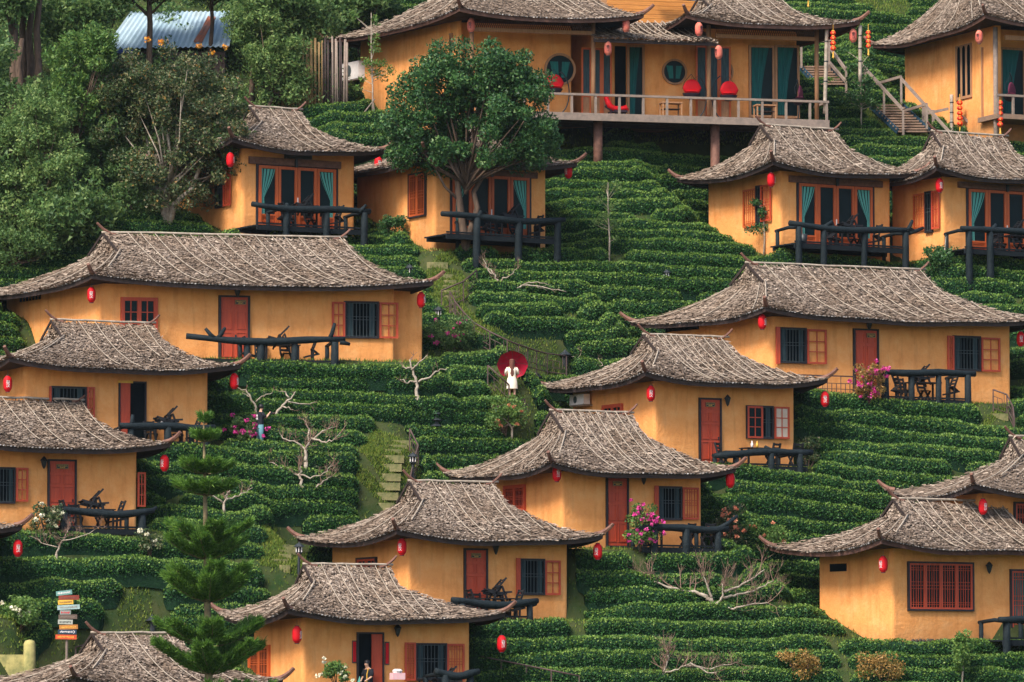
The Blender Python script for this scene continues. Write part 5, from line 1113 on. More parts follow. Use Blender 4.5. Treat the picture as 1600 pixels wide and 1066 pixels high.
def bush(px, py, w, h_, lab, leaf='leaf_round', fl=None, cl=14, per=120, l=.11, cat='bush', d=None):
    b_ = P(px, py, onT(px, py)[1] - .42) if d is None else P(px, py, d); s = F / b_[1]; r = empty('flowering_bush' if fl else 'bush', b_, 0, lab, cat)
    u = rng.uniform(-1, 1, (cl, 3)); u[:, 2] = rng.random(cl); cs = np.stack([u[:, 0] * w / s / 2 * .8, u[:, 1] * w / s / 2 * .6, u[:, 2] * h_ / s * .8 + .1], -1)
    foliage('foliage', cs, rng.uniform(.16, .32, cl) * (w / 40) ** .4, per, l, .06, leaf, r)
    if fl: k = max(int(cl * fl[1]), 3); foliage('blossom', cs[rng.choice(cl, k)] + rng.normal(0, .2, (k, 3)) - (0, .18, 0), rng.uniform(.06, .13, k), 18, .09, .08, fl[0], r)
    m = MB()
    for c in cs[:6]: m.tube([(0, 0, -.35), tuple(c)], [.025, .01], 4)
    m.build('stems', 'bark', r)['kind'] = 'stuff'; return r
bush(705, 545, 75, 50, 'dark bougainvillea with few magenta flowers right of the long left house', 'leaf_forest', ('petal_pink', .5), 30); bush(382, 690, 55, 38, 'magenta flowers at the feet of the man with the camera', 'leaf_forest', ('petal_pink', 1.6), 16)
bush(1357, 625, 50, 62, 'pink flowering bush beside the long right house deck', 'leaf_autumn', ('petal_pink', 1.5), 24, 90, d=float(S_['B'].pt(S_['B'].front(1357, 600, -2.2)[0], -2.2, 0)[1])); bush(1520, 600, 34, 50, 'leafy climbing bush under the right shutter', 'leaf_round', ('petal_pink', .4), 12)
bush(1000, 848, 56, 62, 'bougainvillea with pink flowers in front of the red door', 'leaf_light', ('petal_pink', 1.6), 26, 100, d=float(S_['I'].pt(S_['I'].front(1000, 830, -1.8)[0], -1.8, 0)[1])); bush(1140, 850, 60, 66, 'loose bush with pink and coral flowers right of the three chair deck', 'leaf_olive', ('petal_coral', 1.0), 22, 80)
bush(1195, 850, 75, 42, 'yellowish rounded bush right of the bougainvillea deck', 'leaf_light', ('petal_coral', .4), 22); bush(30, 975, 62, 42, 'rose bush with pale flowers at the lower left edge', 'leaf_light', ('petal_pale', .45), 24); bush(72, 830, 46, 48, 'tall pale rose bush at the left end of the black deck', 'leaf_olive', ('petal_pale', .6), 22, 70)
bush(548, 560, 20, 26, 'small pale flowered plant right of the longest deck', 'leaf_light', ('petal_pale', .5), 8); bush(1102, 700, 38, 32, 'small green plant before the red door of the air conditioner house', 'leaf_round', None, 12); bush(170, 650, 36, 32, 'small yellow flowered plant beside the dark open door', 'leaf_light', ('petal_orange', .3), 10, 60)
bush(1250, 1062, 62, 46, 'autumn orange bush at the bottom right of centre', 'leaf_autumn', None, 26, 60); bush(1375, 1068, 75, 48, 'wide autumn orange bush at the bottom right', 'leaf_autumn', None, 30, 60); bush(1262, 725, 40, 45, 'sparse bush at the end of the curved log deck', 'leaf_olive', None, 14, 70)
bush(612, 372, 50, 32, 'clipped dark topiary bush between the two glazed door houses', 'leaf_round', None, 20); bush(790, 668, 75, 50, 'yellowish shrub below the woman with the umbrella', 'leaf_light', ('petal_coral', .25), 30, 110); bush(1460, 430, 55, 45, 'dark rounded shrub between the two right decks', 'leaf_round', None, 26)
bush(525, 1066, 36, 26, 'white flowered plant at the bottom house wall', 'leaf_light', ('petal_pale', .9), 12, d=S_['K'].pt(1, -1, 0)[1]); bush(480, 60, 30, 90, 'tiered dark conifer beside the bamboo fence', 'pine_needle', None, 22, d=None); bush(235, 860, 44, 30, 'pale twiggy rose bush right of the black deck', 'leaf_olive', ('petal_pale', .7), 14, 60)
# ---------------------------------------------------------------- pruned bare trees
def bare(foot, limbs, lab, r0=.11, twigs=10, tw=.5, mt='pale_bark', fine=2, d=None):
    b_ = P(*foot, onT(*foot)[1] - .42) if d is None else P(*foot, d); d = b_[1]; r = empty('bare_tree', b_, 0, lab, 'bare tree', 'pruned leafless trees in the tea rows'); m0 = MB(); m1 = MB(); tips = []
    for i, q in enumerate(limbs):
        dd = rng.uniform(-.6, .6) if i else 0; n = len(q); pts = [P(x, y, d + dd * k / max(n - 1, 1)) - b_ for k, (x, y) in enumerate(q)]
        f = np.linspace(0, n - 1, n * 3); pts = np.stack([np.interp(f, range(n), np.array(pts)[:, c]) for c in range(3)], -1); pts[1:-1] += rng.normal(0, .025, (len(pts) - 2, 3))
        ra = r0 if i == 0 else r0 * .55; (m0 if i == 0 else m1).tube(pts, np.linspace(ra, ra * .28, len(pts)), 6)
        for _ in range(twigs): tips.append((pts[rng.integers(len(pts) // 3, len(pts))], norm(pts[-1] - pts[0]), ra * .22))
    m0.tube([(0, 0, .05), (0, .02, -.42)], [r0, r0 * 1.15], 6); m0.build('trunk', mt, r, True); m1.build('limbs', mt, r, True); m2 = MB()
    def twig(p, dr, ra, L, k):
        dr = norm(dr * .5 + rng.normal(0, .5, 3) + (0, 0, .55)); q = p + dr * L * .5 + rng.normal(0, .04, 3); e = q + norm(dr + (0, 0, .25)) * L * .5; m2.tube([tuple(p), tuple(q), tuple(e)], [ra, ra * .7, ra * .35], 3, False)
        if k:
            for _ in range(2): twig(q, dr, ra * .65, L * .65, k - 1)
    for p, dr, ra in tips: twig(p, dr, max(ra, .009), tw * rng.uniform(.6, 1.3), fine)
    m2.build('twigs', 'twig', r)['kind'] = 'stuff'; return r
M['twig'] = mat('reddish_twig', (.24, .15, .11), (.15, .09, .07), 6, .9, .2)
bare((652, 620), [[(652, 622), (652, 600), (645, 575), (640, 562)], [(650, 598), (638, 597), (625, 593)], [(654, 597), (672, 590), (686, 578), (698, 576)], [(641, 575), (628, 575)], [(643, 578), (655, 567), (668, 555)]], 'pruned bare tree with stubby pale limbs left of the woman', .085, 2, .35, fine=1)
bare((430, 650), [[(428, 650), (440, 635), (455, 622), (462, 612)], [(450, 628), (470, 632), (495, 628)], [(452, 622), (445, 612), (437, 612)], [(440, 635), (458, 640)]], 'bare pale branch tree right of the man with the camera', .07, 2, .3, fine=1)
bare((478, 722), [[(478, 722), (478, 700), (486, 685)], [(480, 705), (468, 692), (445, 688), (437, 676)], [(486, 685), (505, 690), (520, 688), (532, 676)], [(484, 690), (483, 670), (474, 655)], [(488, 688), (505, 674), (522, 668)]], 'spreading bare tree above the second one at left centre', .085, 8, .45)
bare((472, 762), [[(472, 762), (468, 740), (470, 725)], [(470, 745), (450, 735), (435, 728), (415, 718)], [(470, 742), (488, 748), (508, 738), (520, 728)], [(494, 762), (508, 750), (520, 745)]], 'low spreading bare tree left of the stone path', .07, 9, .45)
bare((350, 800), [[(350, 802), (350, 785), (355, 775)], [(352, 782), (372, 775), (395, 762)], [(348, 786), (330, 772), (318, 765)], [(352, 776), (362, 762)]], 'bare white branched tree beside the conifer top', .07, 5, .4)
bare((88, 868), [[(88, 870), (92, 852), (102, 840)], [(90, 855), (70, 850), (48, 838)], [(98, 845), (125, 840), (155, 824)], [(100, 842), (108, 825)]], 'bare twiggy tree in front of the black deck', .05, 9, .4)
bare((1117, 950), [[(1117, 952), (1112, 938), (1100, 930), (1078, 924), (1050, 920), (1018, 908)], [(1118, 948), (1130, 930), (1128, 912)], [(1130, 935), (1150, 930), (1180, 922), (1208, 908)], [(1112, 935), (1105, 915), (1098, 898)], [(1120, 947), (1145, 952), (1165, 945), (1200, 942)], [(1132, 925), (1160, 915), (1195, 890)], [(1060, 921), (1030, 915), (1002, 896)]], 'widest bare tree with red brown twigs over the lower right hedges', .11, 10, .75)
bare((1040, 1062), [[(1038, 1066), (1036, 1050), (1045, 1030)], [(1038, 1052), (1060, 1045), (1080, 1036)], [(1078, 1036), (1105, 1050), (1120, 1052)], [(1045, 1032), (1044, 1015)], [(1075, 1040), (1110, 1045), (1150, 1035)]], 'bare tree with thin twigs at the bottom centre right', .08, 10, .6)
bare((780, 452), [[(780, 455), (778, 438), (770, 425)], [(774, 432), (762, 420), (755, 405)], [(780, 440), (795, 432), (808, 420)], [(772, 428), (758, 415)]], 'small forked bare tree right of the round tree foot', .07, 6, .35)
bare((800, 455), [[(800, 455), (815, 445), (840, 447), (885, 456)], [(815, 446), (838, 440), (860, 446)], [(838, 446), (855, 455)]], 'fallen grey branch lying over the middle hedges', .055, 2, .2, fine=1)
bare((800, 672), [[(800, 672), (795, 662), (770, 678), (752, 674)], [(800, 668), (812, 655), (825, 640)], [(798, 664), (780, 650), (770, 635)]], 'curving bare shrub in front of the yellowish shrub below the woman', .045, 6, .35)
bare((402, 650), [[(402, 652), (398, 632), (385, 612), (372, 606)], [(392, 620), (378, 614)], [(400, 628), (412, 618), (425, 614)]], 'bare pale branch behind the man with the camera', .06, 2, .25, fine=1)
bare((930, 582), [[(935, 585), (915, 575), (900, 560), (885, 555)], [(905, 562), (908, 548)], [(935, 582), (940, 570), (934, 560)]], 'bare orange branch left of the air conditioner roof', .045, 3, .3, 'pale_bark', 1)
bare((1192, 900), [[(1192, 960), (1205, 935), (1220, 905)], [(1200, 945), (1215, 925), (1228, 910)]], 'thin red twigs left of the lattice window house', .03, 6, .5)
# ---------------------------------------------------------------- foreground conifer in tiers
d = 166.0; b_ = P(330, 1240, d); gz = float(T0(b_[0], b_[1])); b_[2] = gz; r = empty('tiered_conifer', b_, 0, 'tall tiered conifer with upswept feathery branches in the left foreground', 'conifer')
s = F / d; top = P(318, 645, d) - b_; MB().tube([(0, 0, -.3), tuple(top * .4 + (.02, 0, 0)), tuple(top * .75), tuple(top)], [.17, .13, .08, .02], 8).build('trunk', 'conifer_bark', r, True) if 'conifer_bark' in M else None
M['conifer_bark'] = mat('conifer_bark', (.22, .17, .09), (.12, .09, .05), 7, .85, .2); MB().tube([(0, 0, -.3), tuple(top * .4 + (.02, 0, 0)), tuple(top * .75), tuple(top)], [.17, .13, .08, .02], 8).build('trunk', 'conifer_bark', r, True)
Pc, Nc = [], []; 
for yy, rad, up in ((655, 8, .5), (684, 26, .3), (735, 50, .28), (768, 56, .28), (845, 76, .42), (868, 70, .42), (922, 84, .5), (935, 92, .45), (1005, 104, .40), (1040, 106, .40), (1048, 60, .4), (1110, 110, .4), (1160, 110, .4), (1200, 100, .4)):
    c = P(320 + (yy - 650) / 42, yy + 6, d) - b_; nb = 6 if rad > 30 else 5; a0 = rng.random() * 6; m = MB()
    for k in range(nb):
        a = a0 + 6.283 * k / nb + rng.normal(0, .15); L = rad / s * rng.uniform(.85, 1.15); dr = np.array((math.cos(a), math.sin(a), 0)); L *= .86; pts = [c + dr * L * t + np.array((0, 0, L * up * 1.0 * (t * .15 + .85 * t * t))) for t in np.linspace(0, 1, 6)]
        m.tube(pts, np.linspace(.028, .008, 6), 5); pa = np.array(pts); n = int(L * 1200)
        t = .12 + .88 * rng.random(n) ** .8; q = np.stack([np.interp(t * 5, range(6), pa[:, e_]) for e_ in range(3)], -1); side = np.array((-dr[1], dr[0], 0)); wv = .26 * np.sin(np.clip(t, 0, 1) * math.pi * .72 + .3) * L ** .3
        off = rng.uniform(-1, 1, n); q += side * (off * wv * 1.2)[:, None] + np.stack([np.zeros(n), np.zeros(n), rng.uniform(-.03, .13, n) + np.abs(off) * .16 - (off ** 2) * .05 * 0], -1); Pc.append(q); Nc.append(norm(dr * .7 + side * off[:, None] * .6 + np.array((0, 0, .75))))
    m.build('branch', 'conifer_bark', r, True)
Pc = np.concatenate(Pc); Nc = np.concatenate(Nc); n = len(Pc); A = norm(Nc + rng.normal(0, .38, (n, 3))) * rng.uniform(.06, .15, (n, 1)); B = norm(np.cross(A, rdir(n))) * .018
link(bpy.data.objects.new('needles', mesh_np('needles', *cards(Pc + A * .6, A, B), ['pine_needle'])), r)
# ---------------------------------------------------------------- railings, lamps, sign post, low wall
def railing(pix, lab, h_=.95, fret=True, mt='rust', step=.85, drop=.0):
    pts = [onT(*p) for p in pix]; b_ = pts[0]; r = empty('iron_railing', b_, 0, lab, 'railing', 'rusty railings along the garden steps'); P3 = np.array(pts) - b_
    al = np.concatenate([[0], np.cumsum(np.linalg.norm(np.diff(P3, axis=0), axis=1))]); n = max(int(al[-1] / step), 1) + 1; q = np.stack([np.interp(np.linspace(0, al[-1], n), al, P3[:, c]) for c in range(3)], -1)
    MB().tube(q + (0, 0, h_), .035, 6).build('hand_rail', mt, r, True)
    for p in q: MB().box(p[0] - .025, p[0] + .025, p[1] - .025, p[1] + .025, p[2] - .2, p[2] + h_).build('post', mt, r)
    if fret:
        MB().tube(q + (0, 0, h_ * .2), .02, 5).build('low_bar', mt, r)
        for a, b in zip(q[:-1], q[1:]):
            m = MB(); f = lambda t, z: tuple(a + (b - a) * t + (0, 0, z * h_)); 
            for (t0, z0), (t1, z1) in (((0, .72), (.65, .72)), ((.65, .72), (.65, .42)), ((.3, .42), (1, .42)), ((.3, .42), (.3, .72)), ((.35, .2), (.35, .42)), ((.8, .42), (.8, .95))): m.beam(f(t0, z0), f(t1, z1), .022, .022, (0, 1, 0))
            m.build('fret_bars', mt, r)
    return r
railing([(703, 492), (715, 515), (745, 545), (800, 572), (850, 588), (885, 592)], 'long rusty fretwork railing running down beside the hidden path'); railing([(690, 490), (720, 478), (738, 468), (745, 458)], 'short curved railing at the foot of the round tree', fret=True)
railing([(640, 708), (655, 718), (652, 750), (640, 775), (638, 800)], 'wavy iron railing right of the stone steps', .95); railing([(762, 608), (778, 622), (795, 638)], 'short fretwork railing left of the woman', .95)
railing([(775, 650), (800, 645), (820, 638)], 'low rail in front of the feet of the woman', .35, False); railing([(740, 1062), (790, 1072), (860, 1086), (905, 1095)], 'long plain railing at the bottom right of the lowest house', .9, False); railing([(1552, 645), (1562, 640), (1582, 662), (1585, 690)], 'curled iron railing at the right edge below the long house', .95)
railing([(118, 1052), (135, 1046), (165, 1040)], 'bent pipe rail in front of the sign post', .95, False)
hb = S_['B']; q = [hb.pt(hb.front(p, 600, -.9)[0], -.9, .05) for p in (1186, 1335)]; r = empty('fretwork_rail', q[0], 0, 'dark fretwork rail along the base of the long right house', 'railing'); v = q[1] - q[0]; m = MB()
for z in (.85, .1): m.beam((0, 0, z), tuple(v + (0, 0, z)), .05)
m.build('hand_rail', 'rust', r); m = MB()
for i in range(22): c = v * i / 21; m.beam(tuple(c + (0, 0, .1 if i % 3 else .0)), tuple(c + (0, 0, .85 if i % 3 == 0 else .55)), .03)
for z in (.55, .32): m.beam((0, 0, z), tuple(v + (0, 0, z)), .025)
m.build('fret_bars', 'rust', r)
def lamp(px, py, h_, lab, kind=0, d=None):
    b_ = onT(px, py) if d is None else P(px, py, d); r = empty('garden_lamp', b_, 0, lab, 'garden lamp', 'dark lanterns standing in the garden')
    if kind == 0:
        MB().lathe([(.10, -.2), (.10, 0), (.06, .05), (.05, h_ - .45), (.09, h_ - .42)], 8).build('post', 'black', r); MB().lathe([(.09, h_ - .42), (.13, h_ - .38), (.10, h_ - .36), (.12, h_ - .12)], 6).build('lamp_body', 'black', r); MB().lathe([(.22, h_ - .14), (.10, h_ - .03), (.03, h_), (.0, h_ + .06)], 6).build('lamp_roof', 'black', r)
        m = MB()
        for a in range(6): c, s_ = math.cos(a * 1.047 + .5), math.sin(a * 1.047 + .5); m.box(c * .115 - .015, c * .115 + .015, s_ * .115 - .015, s_ * .115 + .015, h_ - .34, h_ - .16)
        m.build('lamp_pane', 'white', r)
    else:
        prof = [(.12, -.2), (.12, .25)]; z = .25
        for k in range(kind): prof += [(.12, z + .05), (.30 - .04 * k, z + .10), (.12, z + .22)]; z += .24
        MB().lathe(prof + [(.0, z + .1)], 8).build('stone_tiers', 'black', r)
lamp(467, 905, 1.35, 'dark lantern on a post before the grass steps'); lamp(685, 512, .85, 'small white based lantern right of the longest house'); lamp(640, 440, .7, 'dark lantern behind the long left roof'); lamp(645, 772, 1.6, 'tall dark lamp beside the wavy railing'); lamp(1041, 447, .7, 'small dark lantern in the middle hedges')
lamp(681, 680, 1.1, 'dark tiered stone lantern among the hedges below the woman', 3); lamp(838, 612, 1.2, 'dark stone lantern right of the red umbrella', 2); lamp(883, 568, .7, 'dark lamp at the end of the fretwork railing', 1); lamp(238, 985, .5, 'small dark lantern behind the bottom left roof', 1)
b_ = onT(104, 1056); d = b_[1]; r = empty('sign_post', b_, 0, 'sign post stacked with ten coloured direction boards at the lower left', 'sign post'); H_ = P(104, 922, d)[2] - b_[2]; MB().tube([(0, 0, -.3), (0, 0, H_)], .05, 7).build('post', 'grey_wood', r)
for nm, c in dict(sg_teal=(.16, .33, .30), sg_red=(.26, .045, .03), sg_yel=(.75, .42, .06), sg_blue=(.34, .46, .46), sg_grey=(.28, .30, .28), sg_brown=(.14, .10, .08), sg_pale=(.42, .44, .38), sg_or=(.48, .20, .05), sg_navy=(.02, .05, .09), sg_hot=(.62, .09, .03)).items(): M[nm] = mat(nm.replace('sg_', 'painted_board_'), c, None, 5, .7, .25)
for y, x0, x1, c, tilt, tx in ((926.5, 88, 113, 'sg_teal', 7, 'white'), (934, 92, 124, 'sg_red', 1, 'horn'), (941, 91, 115, 'sg_yel', 3, 'horn'), (949, 90, 125, 'sg_blue', 3, 'grey_wood'), (957.5, 94, 111, 'sg_grey', 0, 'red'), (964, 92, 121, 'sg_brown', 1, 'grey_wood'), (972, 91, 114, 'sg_pale', -1, 'black'), (980, 93, 122, 'sg_or', 2, 'gold'), (987.5, 91, 120, 'sg_navy', -1, 'white'), (995.5, 87, 120, 'sg_hot', -1, 'gold')):
    c0 = P((x0 + x1) / 2, y, d) - b_; w = (x1 - x0) / 2 * d / F; hh = .083; m = MB(); o = m.box(-w, w, -.02, .02, -hh, hh).build('direction_board', c, r); o.location = c0 + np.array((0, -.09, 0)); o.rotation_euler = (0, R(-tilt), 0)
    m = MB(); x = -w * .78
    while x < w * (.5 if c == 'sg_navy' else .75): g = random.uniform(.012, .035); m.box(x, x + g, -.024, -.021, -random.uniform(.015, .04), random.uniform(.015, .04)); x += g + .016
    if c == 'sg_navy': m.beam((w * .66, -.023, .05), (w * .82, -.023, 0), .022, .004, (0, 1, 0)); m.beam((w * .82, -.023, 0), (w * .66, -.023, -.05), .022, .004, (0, 1, 0))
    m.build('lettering', tx, o)['kind'] = 'stuff'
b_ = onT(20, 1050); r = empty('garden_wall', b_, 0, 'low mossy yellow wall with rounded post at the lower left corner', 'wall'); M['moss_wall'] = mat('mossy_yellow_wall', (.42, .36, .14), (.20, .20, .08), 3, .95, .1, .6, 12)
MB().box(-1.2, .45, -.12, .12, -.6, .62).build('wall_run', 'moss_wall', r); MB().lathe([(.22, -.6), (.22, 1.0), (.16, 1.12), (.0, 1.16)], 10, (.6, -.05, 0)).build('wall_post', 'moss_wall', r, True)
# tin roofed shed and bamboo fence in the wood
d = onT(270, 112)[1]; A = P(270, 74, d); r = empty('tin_shed', A - (0, 0, 3), 0, 'shed with long blue grey tin roof rusted near its right end', 'shed'); a0 = np.array(r.location)
c0, c1, c2, c3 = [P(x, y, d + dd) - a0 for x, y, dd in ((163, 76, 0), (358, 73, 0), (372, 18, 4.2), (205, 18, 4.2))]
m = MB(); nn = 60; nu = 2
def srf(u, v): q = (c0 * (1 - v) + c1 * v) * (1 - u) + (c3 * (1 - v) + c2 * v) * u; return (q[0], q[1], q[2] + .03 * math.cos(v * 3.14159 * 46))
m.grid(srf, [0, .5, 1], np.linspace(0, 1, 185)); m2, nt2, bs = new_mat('rusty_tin_roof'); n1 = noise(nt2, .8, 5, (1, .35, .35)); rp = ramp(nt2, [(.35, (.24, .34, .40)), (.55, (.34, .44, .50)), (.70, (.30, .36, .36))]); nt2.links.new(n1.outputs[0], rp.inputs[0]); nt2.links.new(rp.outputs[0], bs.inputs['Base Color']); bs.inputs['Roughness'].default_value = .5; M['tin_roof'] = m2
M['rust_tin'] = mat('rusted_tin', (.42, .12, .05), (.30, .16, .12), 2, .8, .2); m.build('tin_roof', 'tin_roof', r)
m = MB(); m.grid(lambda u, v: tuple(np.array(srf(.12 + u * .72, .70 + .045 * v * 1.6 + .04 * u)) + (0, -.03, .035)), [0, .5, 1], np.linspace(0, 1, 12)); m.build('rusty_sheet', 'rust_tin', r)
MB().box(c0[0] + .2, c1[0] - .2, c0[1] + .3, c0[1] + 4.2, -1.5, c0[2] - .1).build('wall', 'fascia', r); M['blue_paint'] = mat('blue_paint', (.02, .05, .22), None, 5, .6, .3); MB().box(c0[0], c0[0] + 1.3, c0[1] - .05, c0[1] + .05, c0[2] - .22, c0[2] - .04).build('blue_board', 'blue_paint', r)
d = onT(500, 168)[1]; b_ = P(500, 168, d); r = empty('bamboo_fence', b_, 0, 'tall fence of upright bamboo and old boards at the left of the villa', 'fence'); x = 436
M['fence_bamboo'] = mat('tan_bamboo', (.34, .22, .09), (.22, .14, .07), 5, .8, .2, .3, 20, (3, 3, .3))
while x < 544:
    w = rng.uniform(2.5, 4.5); tp = 68 + rng.uniform(-6, 6) - (x - 436) * .06; q0, q1 = P(x, 172, d) - b_, P(x + rng.uniform(-3, 3), tp, d) - b_; MB().tube([tuple(q0), tuple((q0 + q1) / 2), tuple(q1)], w / 2 * d / F, 6).build('bamboo_slat', 'fence_bamboo' if x < 505 else ('grey_wood' if rng.random() < .3 else 'fascia'), r, True); x += w * 1.05
# ---------------------------------------------------------------- small things
ht = S_['L']; a, b, zf, zr, dp = ht.dk; x = ht.front(253, 660, -1)[0]; r = empty('teapot_set', ht.pt(x, -1.0, zf + .775), 0, 'white teapot and cups on the dark table outside the open door', 'teapot'); MB().lathe([(0, 0), (.07, 0), (.09, .06), (.05, .12), (.02, .15), (0, .15)], 10).build('teapot', 'white', r, True); MB().lathe([(0, 0), (.04, 0), (.05, .06)], 8, (.2, 0, 0)).build('cup', 'white', r)
ht = S_['H']; a, b, zf, zr, dp = ht.dk
for px, c, lb in ((1175, 'white', 'white cup'), (1183, 'gold', 'amber bottle')): x = ht.front(px, 690, -1)[0]; o = MB().lathe([(0, 0), (.05, 0), (.055, .14), (.02, .2), (.02, .26), (0, .26)], 8).build('bottle' if c == 'gold' else 'cup', c, None, True); o.location = ht.pt(x, -1.0, zf + .775); tag(o, lb + ' on the table below the pale paper shutter', 'bottle' if c == 'gold' else 'cup')
hk = S_['K']; M['pink'] = mat('pink_plastic', (.80, .42, .45), (.75, .5, .5), 6, .5, .3); a, b, zf, zr, dp = hk.dk; x, z = hk.front(621, 1062, -.7); r = empty('pink_box', hk.pt(x, -.7, z), hk.a, 'pink and white patterned box on the table by the doorway', 'box'); MB().box(-.24, .24, -.15, .15, 0, .24).build('box', 'pink', r); MB().lathe([(.16, .24), (.19, .32), (.12, .38), (0, .36)], 9).build('paper_top', 'white', r)
x, z = S_['E'].front(1255, 372, -.8); o = MB().lathe([(0, -.5), (.14, -.5), (.19, 0), (.15, 0)], 10).build('bin', 'black', None, True); o.location = S_['E'].pt(x, -.8, .50); tag(o, 'black bucket on the tall posted deck', 'bucket')
# ---------------------------------------------------------------- people
def skinned(name, V, E, Rr, mt, parent, sub=2):
    me = bpy.data.meshes.new(name); me.from_pydata(V, E, []); o = link(bpy.data.objects.new(name, me), parent); me.materials.append(M[mt]); md = o.modifiers.new('skin', 'SKIN'); 
    for i, q in enumerate(Rr): me.skin_vertices[0].data[i].radius = (q, q) if np.isscalar(q) else q
    me.skin_vertices[0].data[0].use_root = True; s_ = o.modifiers.new('sub', 'SUBSURF'); s_.levels = s_.render_levels = sub; bpy.context.view_layer.update()
    nm = bpy.data.meshes.new_from_object(o.evaluated_get(bpy.context.evaluated_depsgraph_get())); o.modifiers.clear(); o.data = nm; nm.polygons.foreach_set('use_smooth', [True] * len(nm.polygons)); 
    if not nm.materials: nm.materials.append(M[mt])
    return o
M['skin'] = mat('skin', (.62, .36, .25), (.55, .30, .20), 4, .6, .3); M['hair'] = mat('brown_hair', (.16, .050, .030), (.09, .03, .02), 12, .6, .4, .4, 40, (6, 6, .5)); M['hair_black'] = mat('black_hair', (.012, .010, .012), None, 12, .5, .4)
M['dress'] = mat('cream_dress', (.80, .70, .56), (.74, .64, .50), 5, .85, .2, .3, 9, (3, 3, .6)); M['shirt'] = mat('black_shirt', (.010, .012, .018), (.016, .018, .024), 6, .85, .2); M['jeans'] = mat('pale_blue_jeans', (.11, .24, .28), (.08, .19, .23), 5, .85, .2); M['umbrella'] = mat('crimson_umbrella', (.42, .004, .030), (.36, .003, .026), 4, .6, .3)
def body(parent, arms, legs=((.10, 0), (-.10, 0)), mt='skin', lean=0.0, head=(0, 0)):
    """one continuous figure 1.66 m tall facing +Y; arms: elbow and hand of each side"""
    V = [(0, 0, .92), (0, lean * .3, 1.08), (0, lean * .7, 1.28), (0, lean, 1.38), (head[0] * .4, lean + head[1] * .4, 1.46), (head[0], lean + head[1], 1.56), (head[0], lean + head[1], 1.60)]; E = [(0, 1), (1, 2), (2, 3), (3, 4), (4, 5), (5, 6)]; Rr = [(.15, .11), (.12, .09), (.15, .10), (.09, .07), .045, .085, .07]
    for s_, (el, hd) in zip((1, -1), arms): i = len(V); V += [(s_ * .17, lean, 1.36), el, hd, tuple(np.array(hd) + (np.array(hd) - np.array(el)) * .28)]; E += [(3, i), (i, i + 1), (i + 1, i + 2), (i + 2, i + 3)]; Rr += [.05, .038, .026, .03]
    for s_, (fx_, fy_) in zip((1, -1), legs): i = len(V); V += [(s_ * .09, 0, .82), (s_ * .09 + fx_ * .1, fy_ * .5 + .02, .46), (s_ * .09, fy_, .08), (s_ * .09, fy_ + .14, .03)]; E += [(0, i), (i, i + 1), (i + 1, i + 2), (i + 2, i + 3)]; Rr += [.082, .055, .036, .03]
    return skinned('body', V, E, Rr, mt, parent)
def shell(name, prof, mt, parent, n=20, pleat=0.0):
    """garment: rings (z, rx, ry, cy)"""
    m = MB(); m.grid(lambda i, v: (prof[int(i)][1] * (1 + pleat * (i / len(prof)) * math.sin(9 * v)) * math.cos(v), prof[int(i)][3] + prof[int(i)][2] * (1 + pleat * (i / len(prof)) * math.sin(9 * v)) * math.sin(v), prof[int(i)][0]), range(len(prof)), np.linspace(0, 6.2832, n)); return m.build(name, mt, parent, True)
b_ = onT(800, 630); wm = empty('person', b_, R(4), 'woman seen from behind in a short cream dress with long brown hair', 'person')
sc = 66 * b_[1] / F / 1.64; wm.scale = (sc, sc, sc)
body(wm, [((.24, .10, 1.12), (.10, .24, 1.20)), ((-.24, .06, 1.12), (-.16, .22, 1.02))])
shell('dress', [(1.40, .06, .05, 0), (1.385, .15, .09, 0), (1.30, .185, .115, 0), (1.18, .16, .105, 0), (1.04, .145, .10, 0), (.94, .18, .125, 0), (.80, .205, .145, 0), (.66, .215, .16, 0), (.56, .22, .165, 0)], 'dress', wm, 24, .06)
for s_ in (1, -1): MB().tube([(s_ * .15, 0, 1.37), (s_ * .215, .03, 1.26), (s_ * .245, .08, 1.13)], [.06, .062, .055], 9).build('sleeve', 'dress', wm, True)
m = MB(); m.grid(lambda i, v: ((.105, .11, .105, .10, .095, .085, .06)[int(i)] * math.cos(v) * 1.0, (-.0 - .012 * i) + (.12, .115, .10, .085, .075, .06, .03)[int(i)] * math.sin(v), 1.66 - i * .105 + (0.0 if i else .02)), range(7), np.linspace(0, 6.2832, 16)); m.add([(0, 0, 1.71)] , []); m.lathe([(.105, 1.66), (.08, 1.71), (0, 1.73)], 12); m.build('hair', 'hair', wm, True)
um = empty('umbrella', b_ + np.array((0.02, -.06, 1.24 * sc)), 0, 'crimson umbrella held open behind the head of the woman', 'umbrella'); um.rotation_euler = (R(-62), 0, 0)
m = MB(); Ru = .63; nr = 8
def can(i, v): q = i / 5 * 1.0; k = 1 - .05 * abs(math.sin(4 * v)) * q; return (Ru * k * math.sin(q * 1.15) / math.sin(1.15) * math.cos(v), Ru * k * math.sin(q * 1.15) / math.sin(1.15) * math.sin(v), .62 + .36 * (math.cos(q * 1.15) - math.cos(1.15)))
m.grid(can, range(6), np.linspace(0, 6.2832, 33)); m.build('canopy', 'umbrella', um, True)
for k in range(nr): v = 6.2832 * k / nr; MB().tube([tuple(np.array(can(i, v)) - (0, 0, .012)) for i in range(6)], .006, 4).build('rib', 'rust', um)
MB().tube([(0, 0, -.05), (0, 0, .96)], .010, 6).build('shaft', 'rust', um)
b_ = onT(406, 700); mn = empty('person', b_, R(-68), 'man in black t-shirt and pale blue jeans raising a camera above the pink flowers', 'person')
body(mn, [((.22, .18, 1.16), (.10, .36, 1.36)), ((-.22, .18, 1.14), (-.06, .38, 1.34))], legs=((.1, .08), (-.1, -.05)), lean=.02, head=(0, .05))
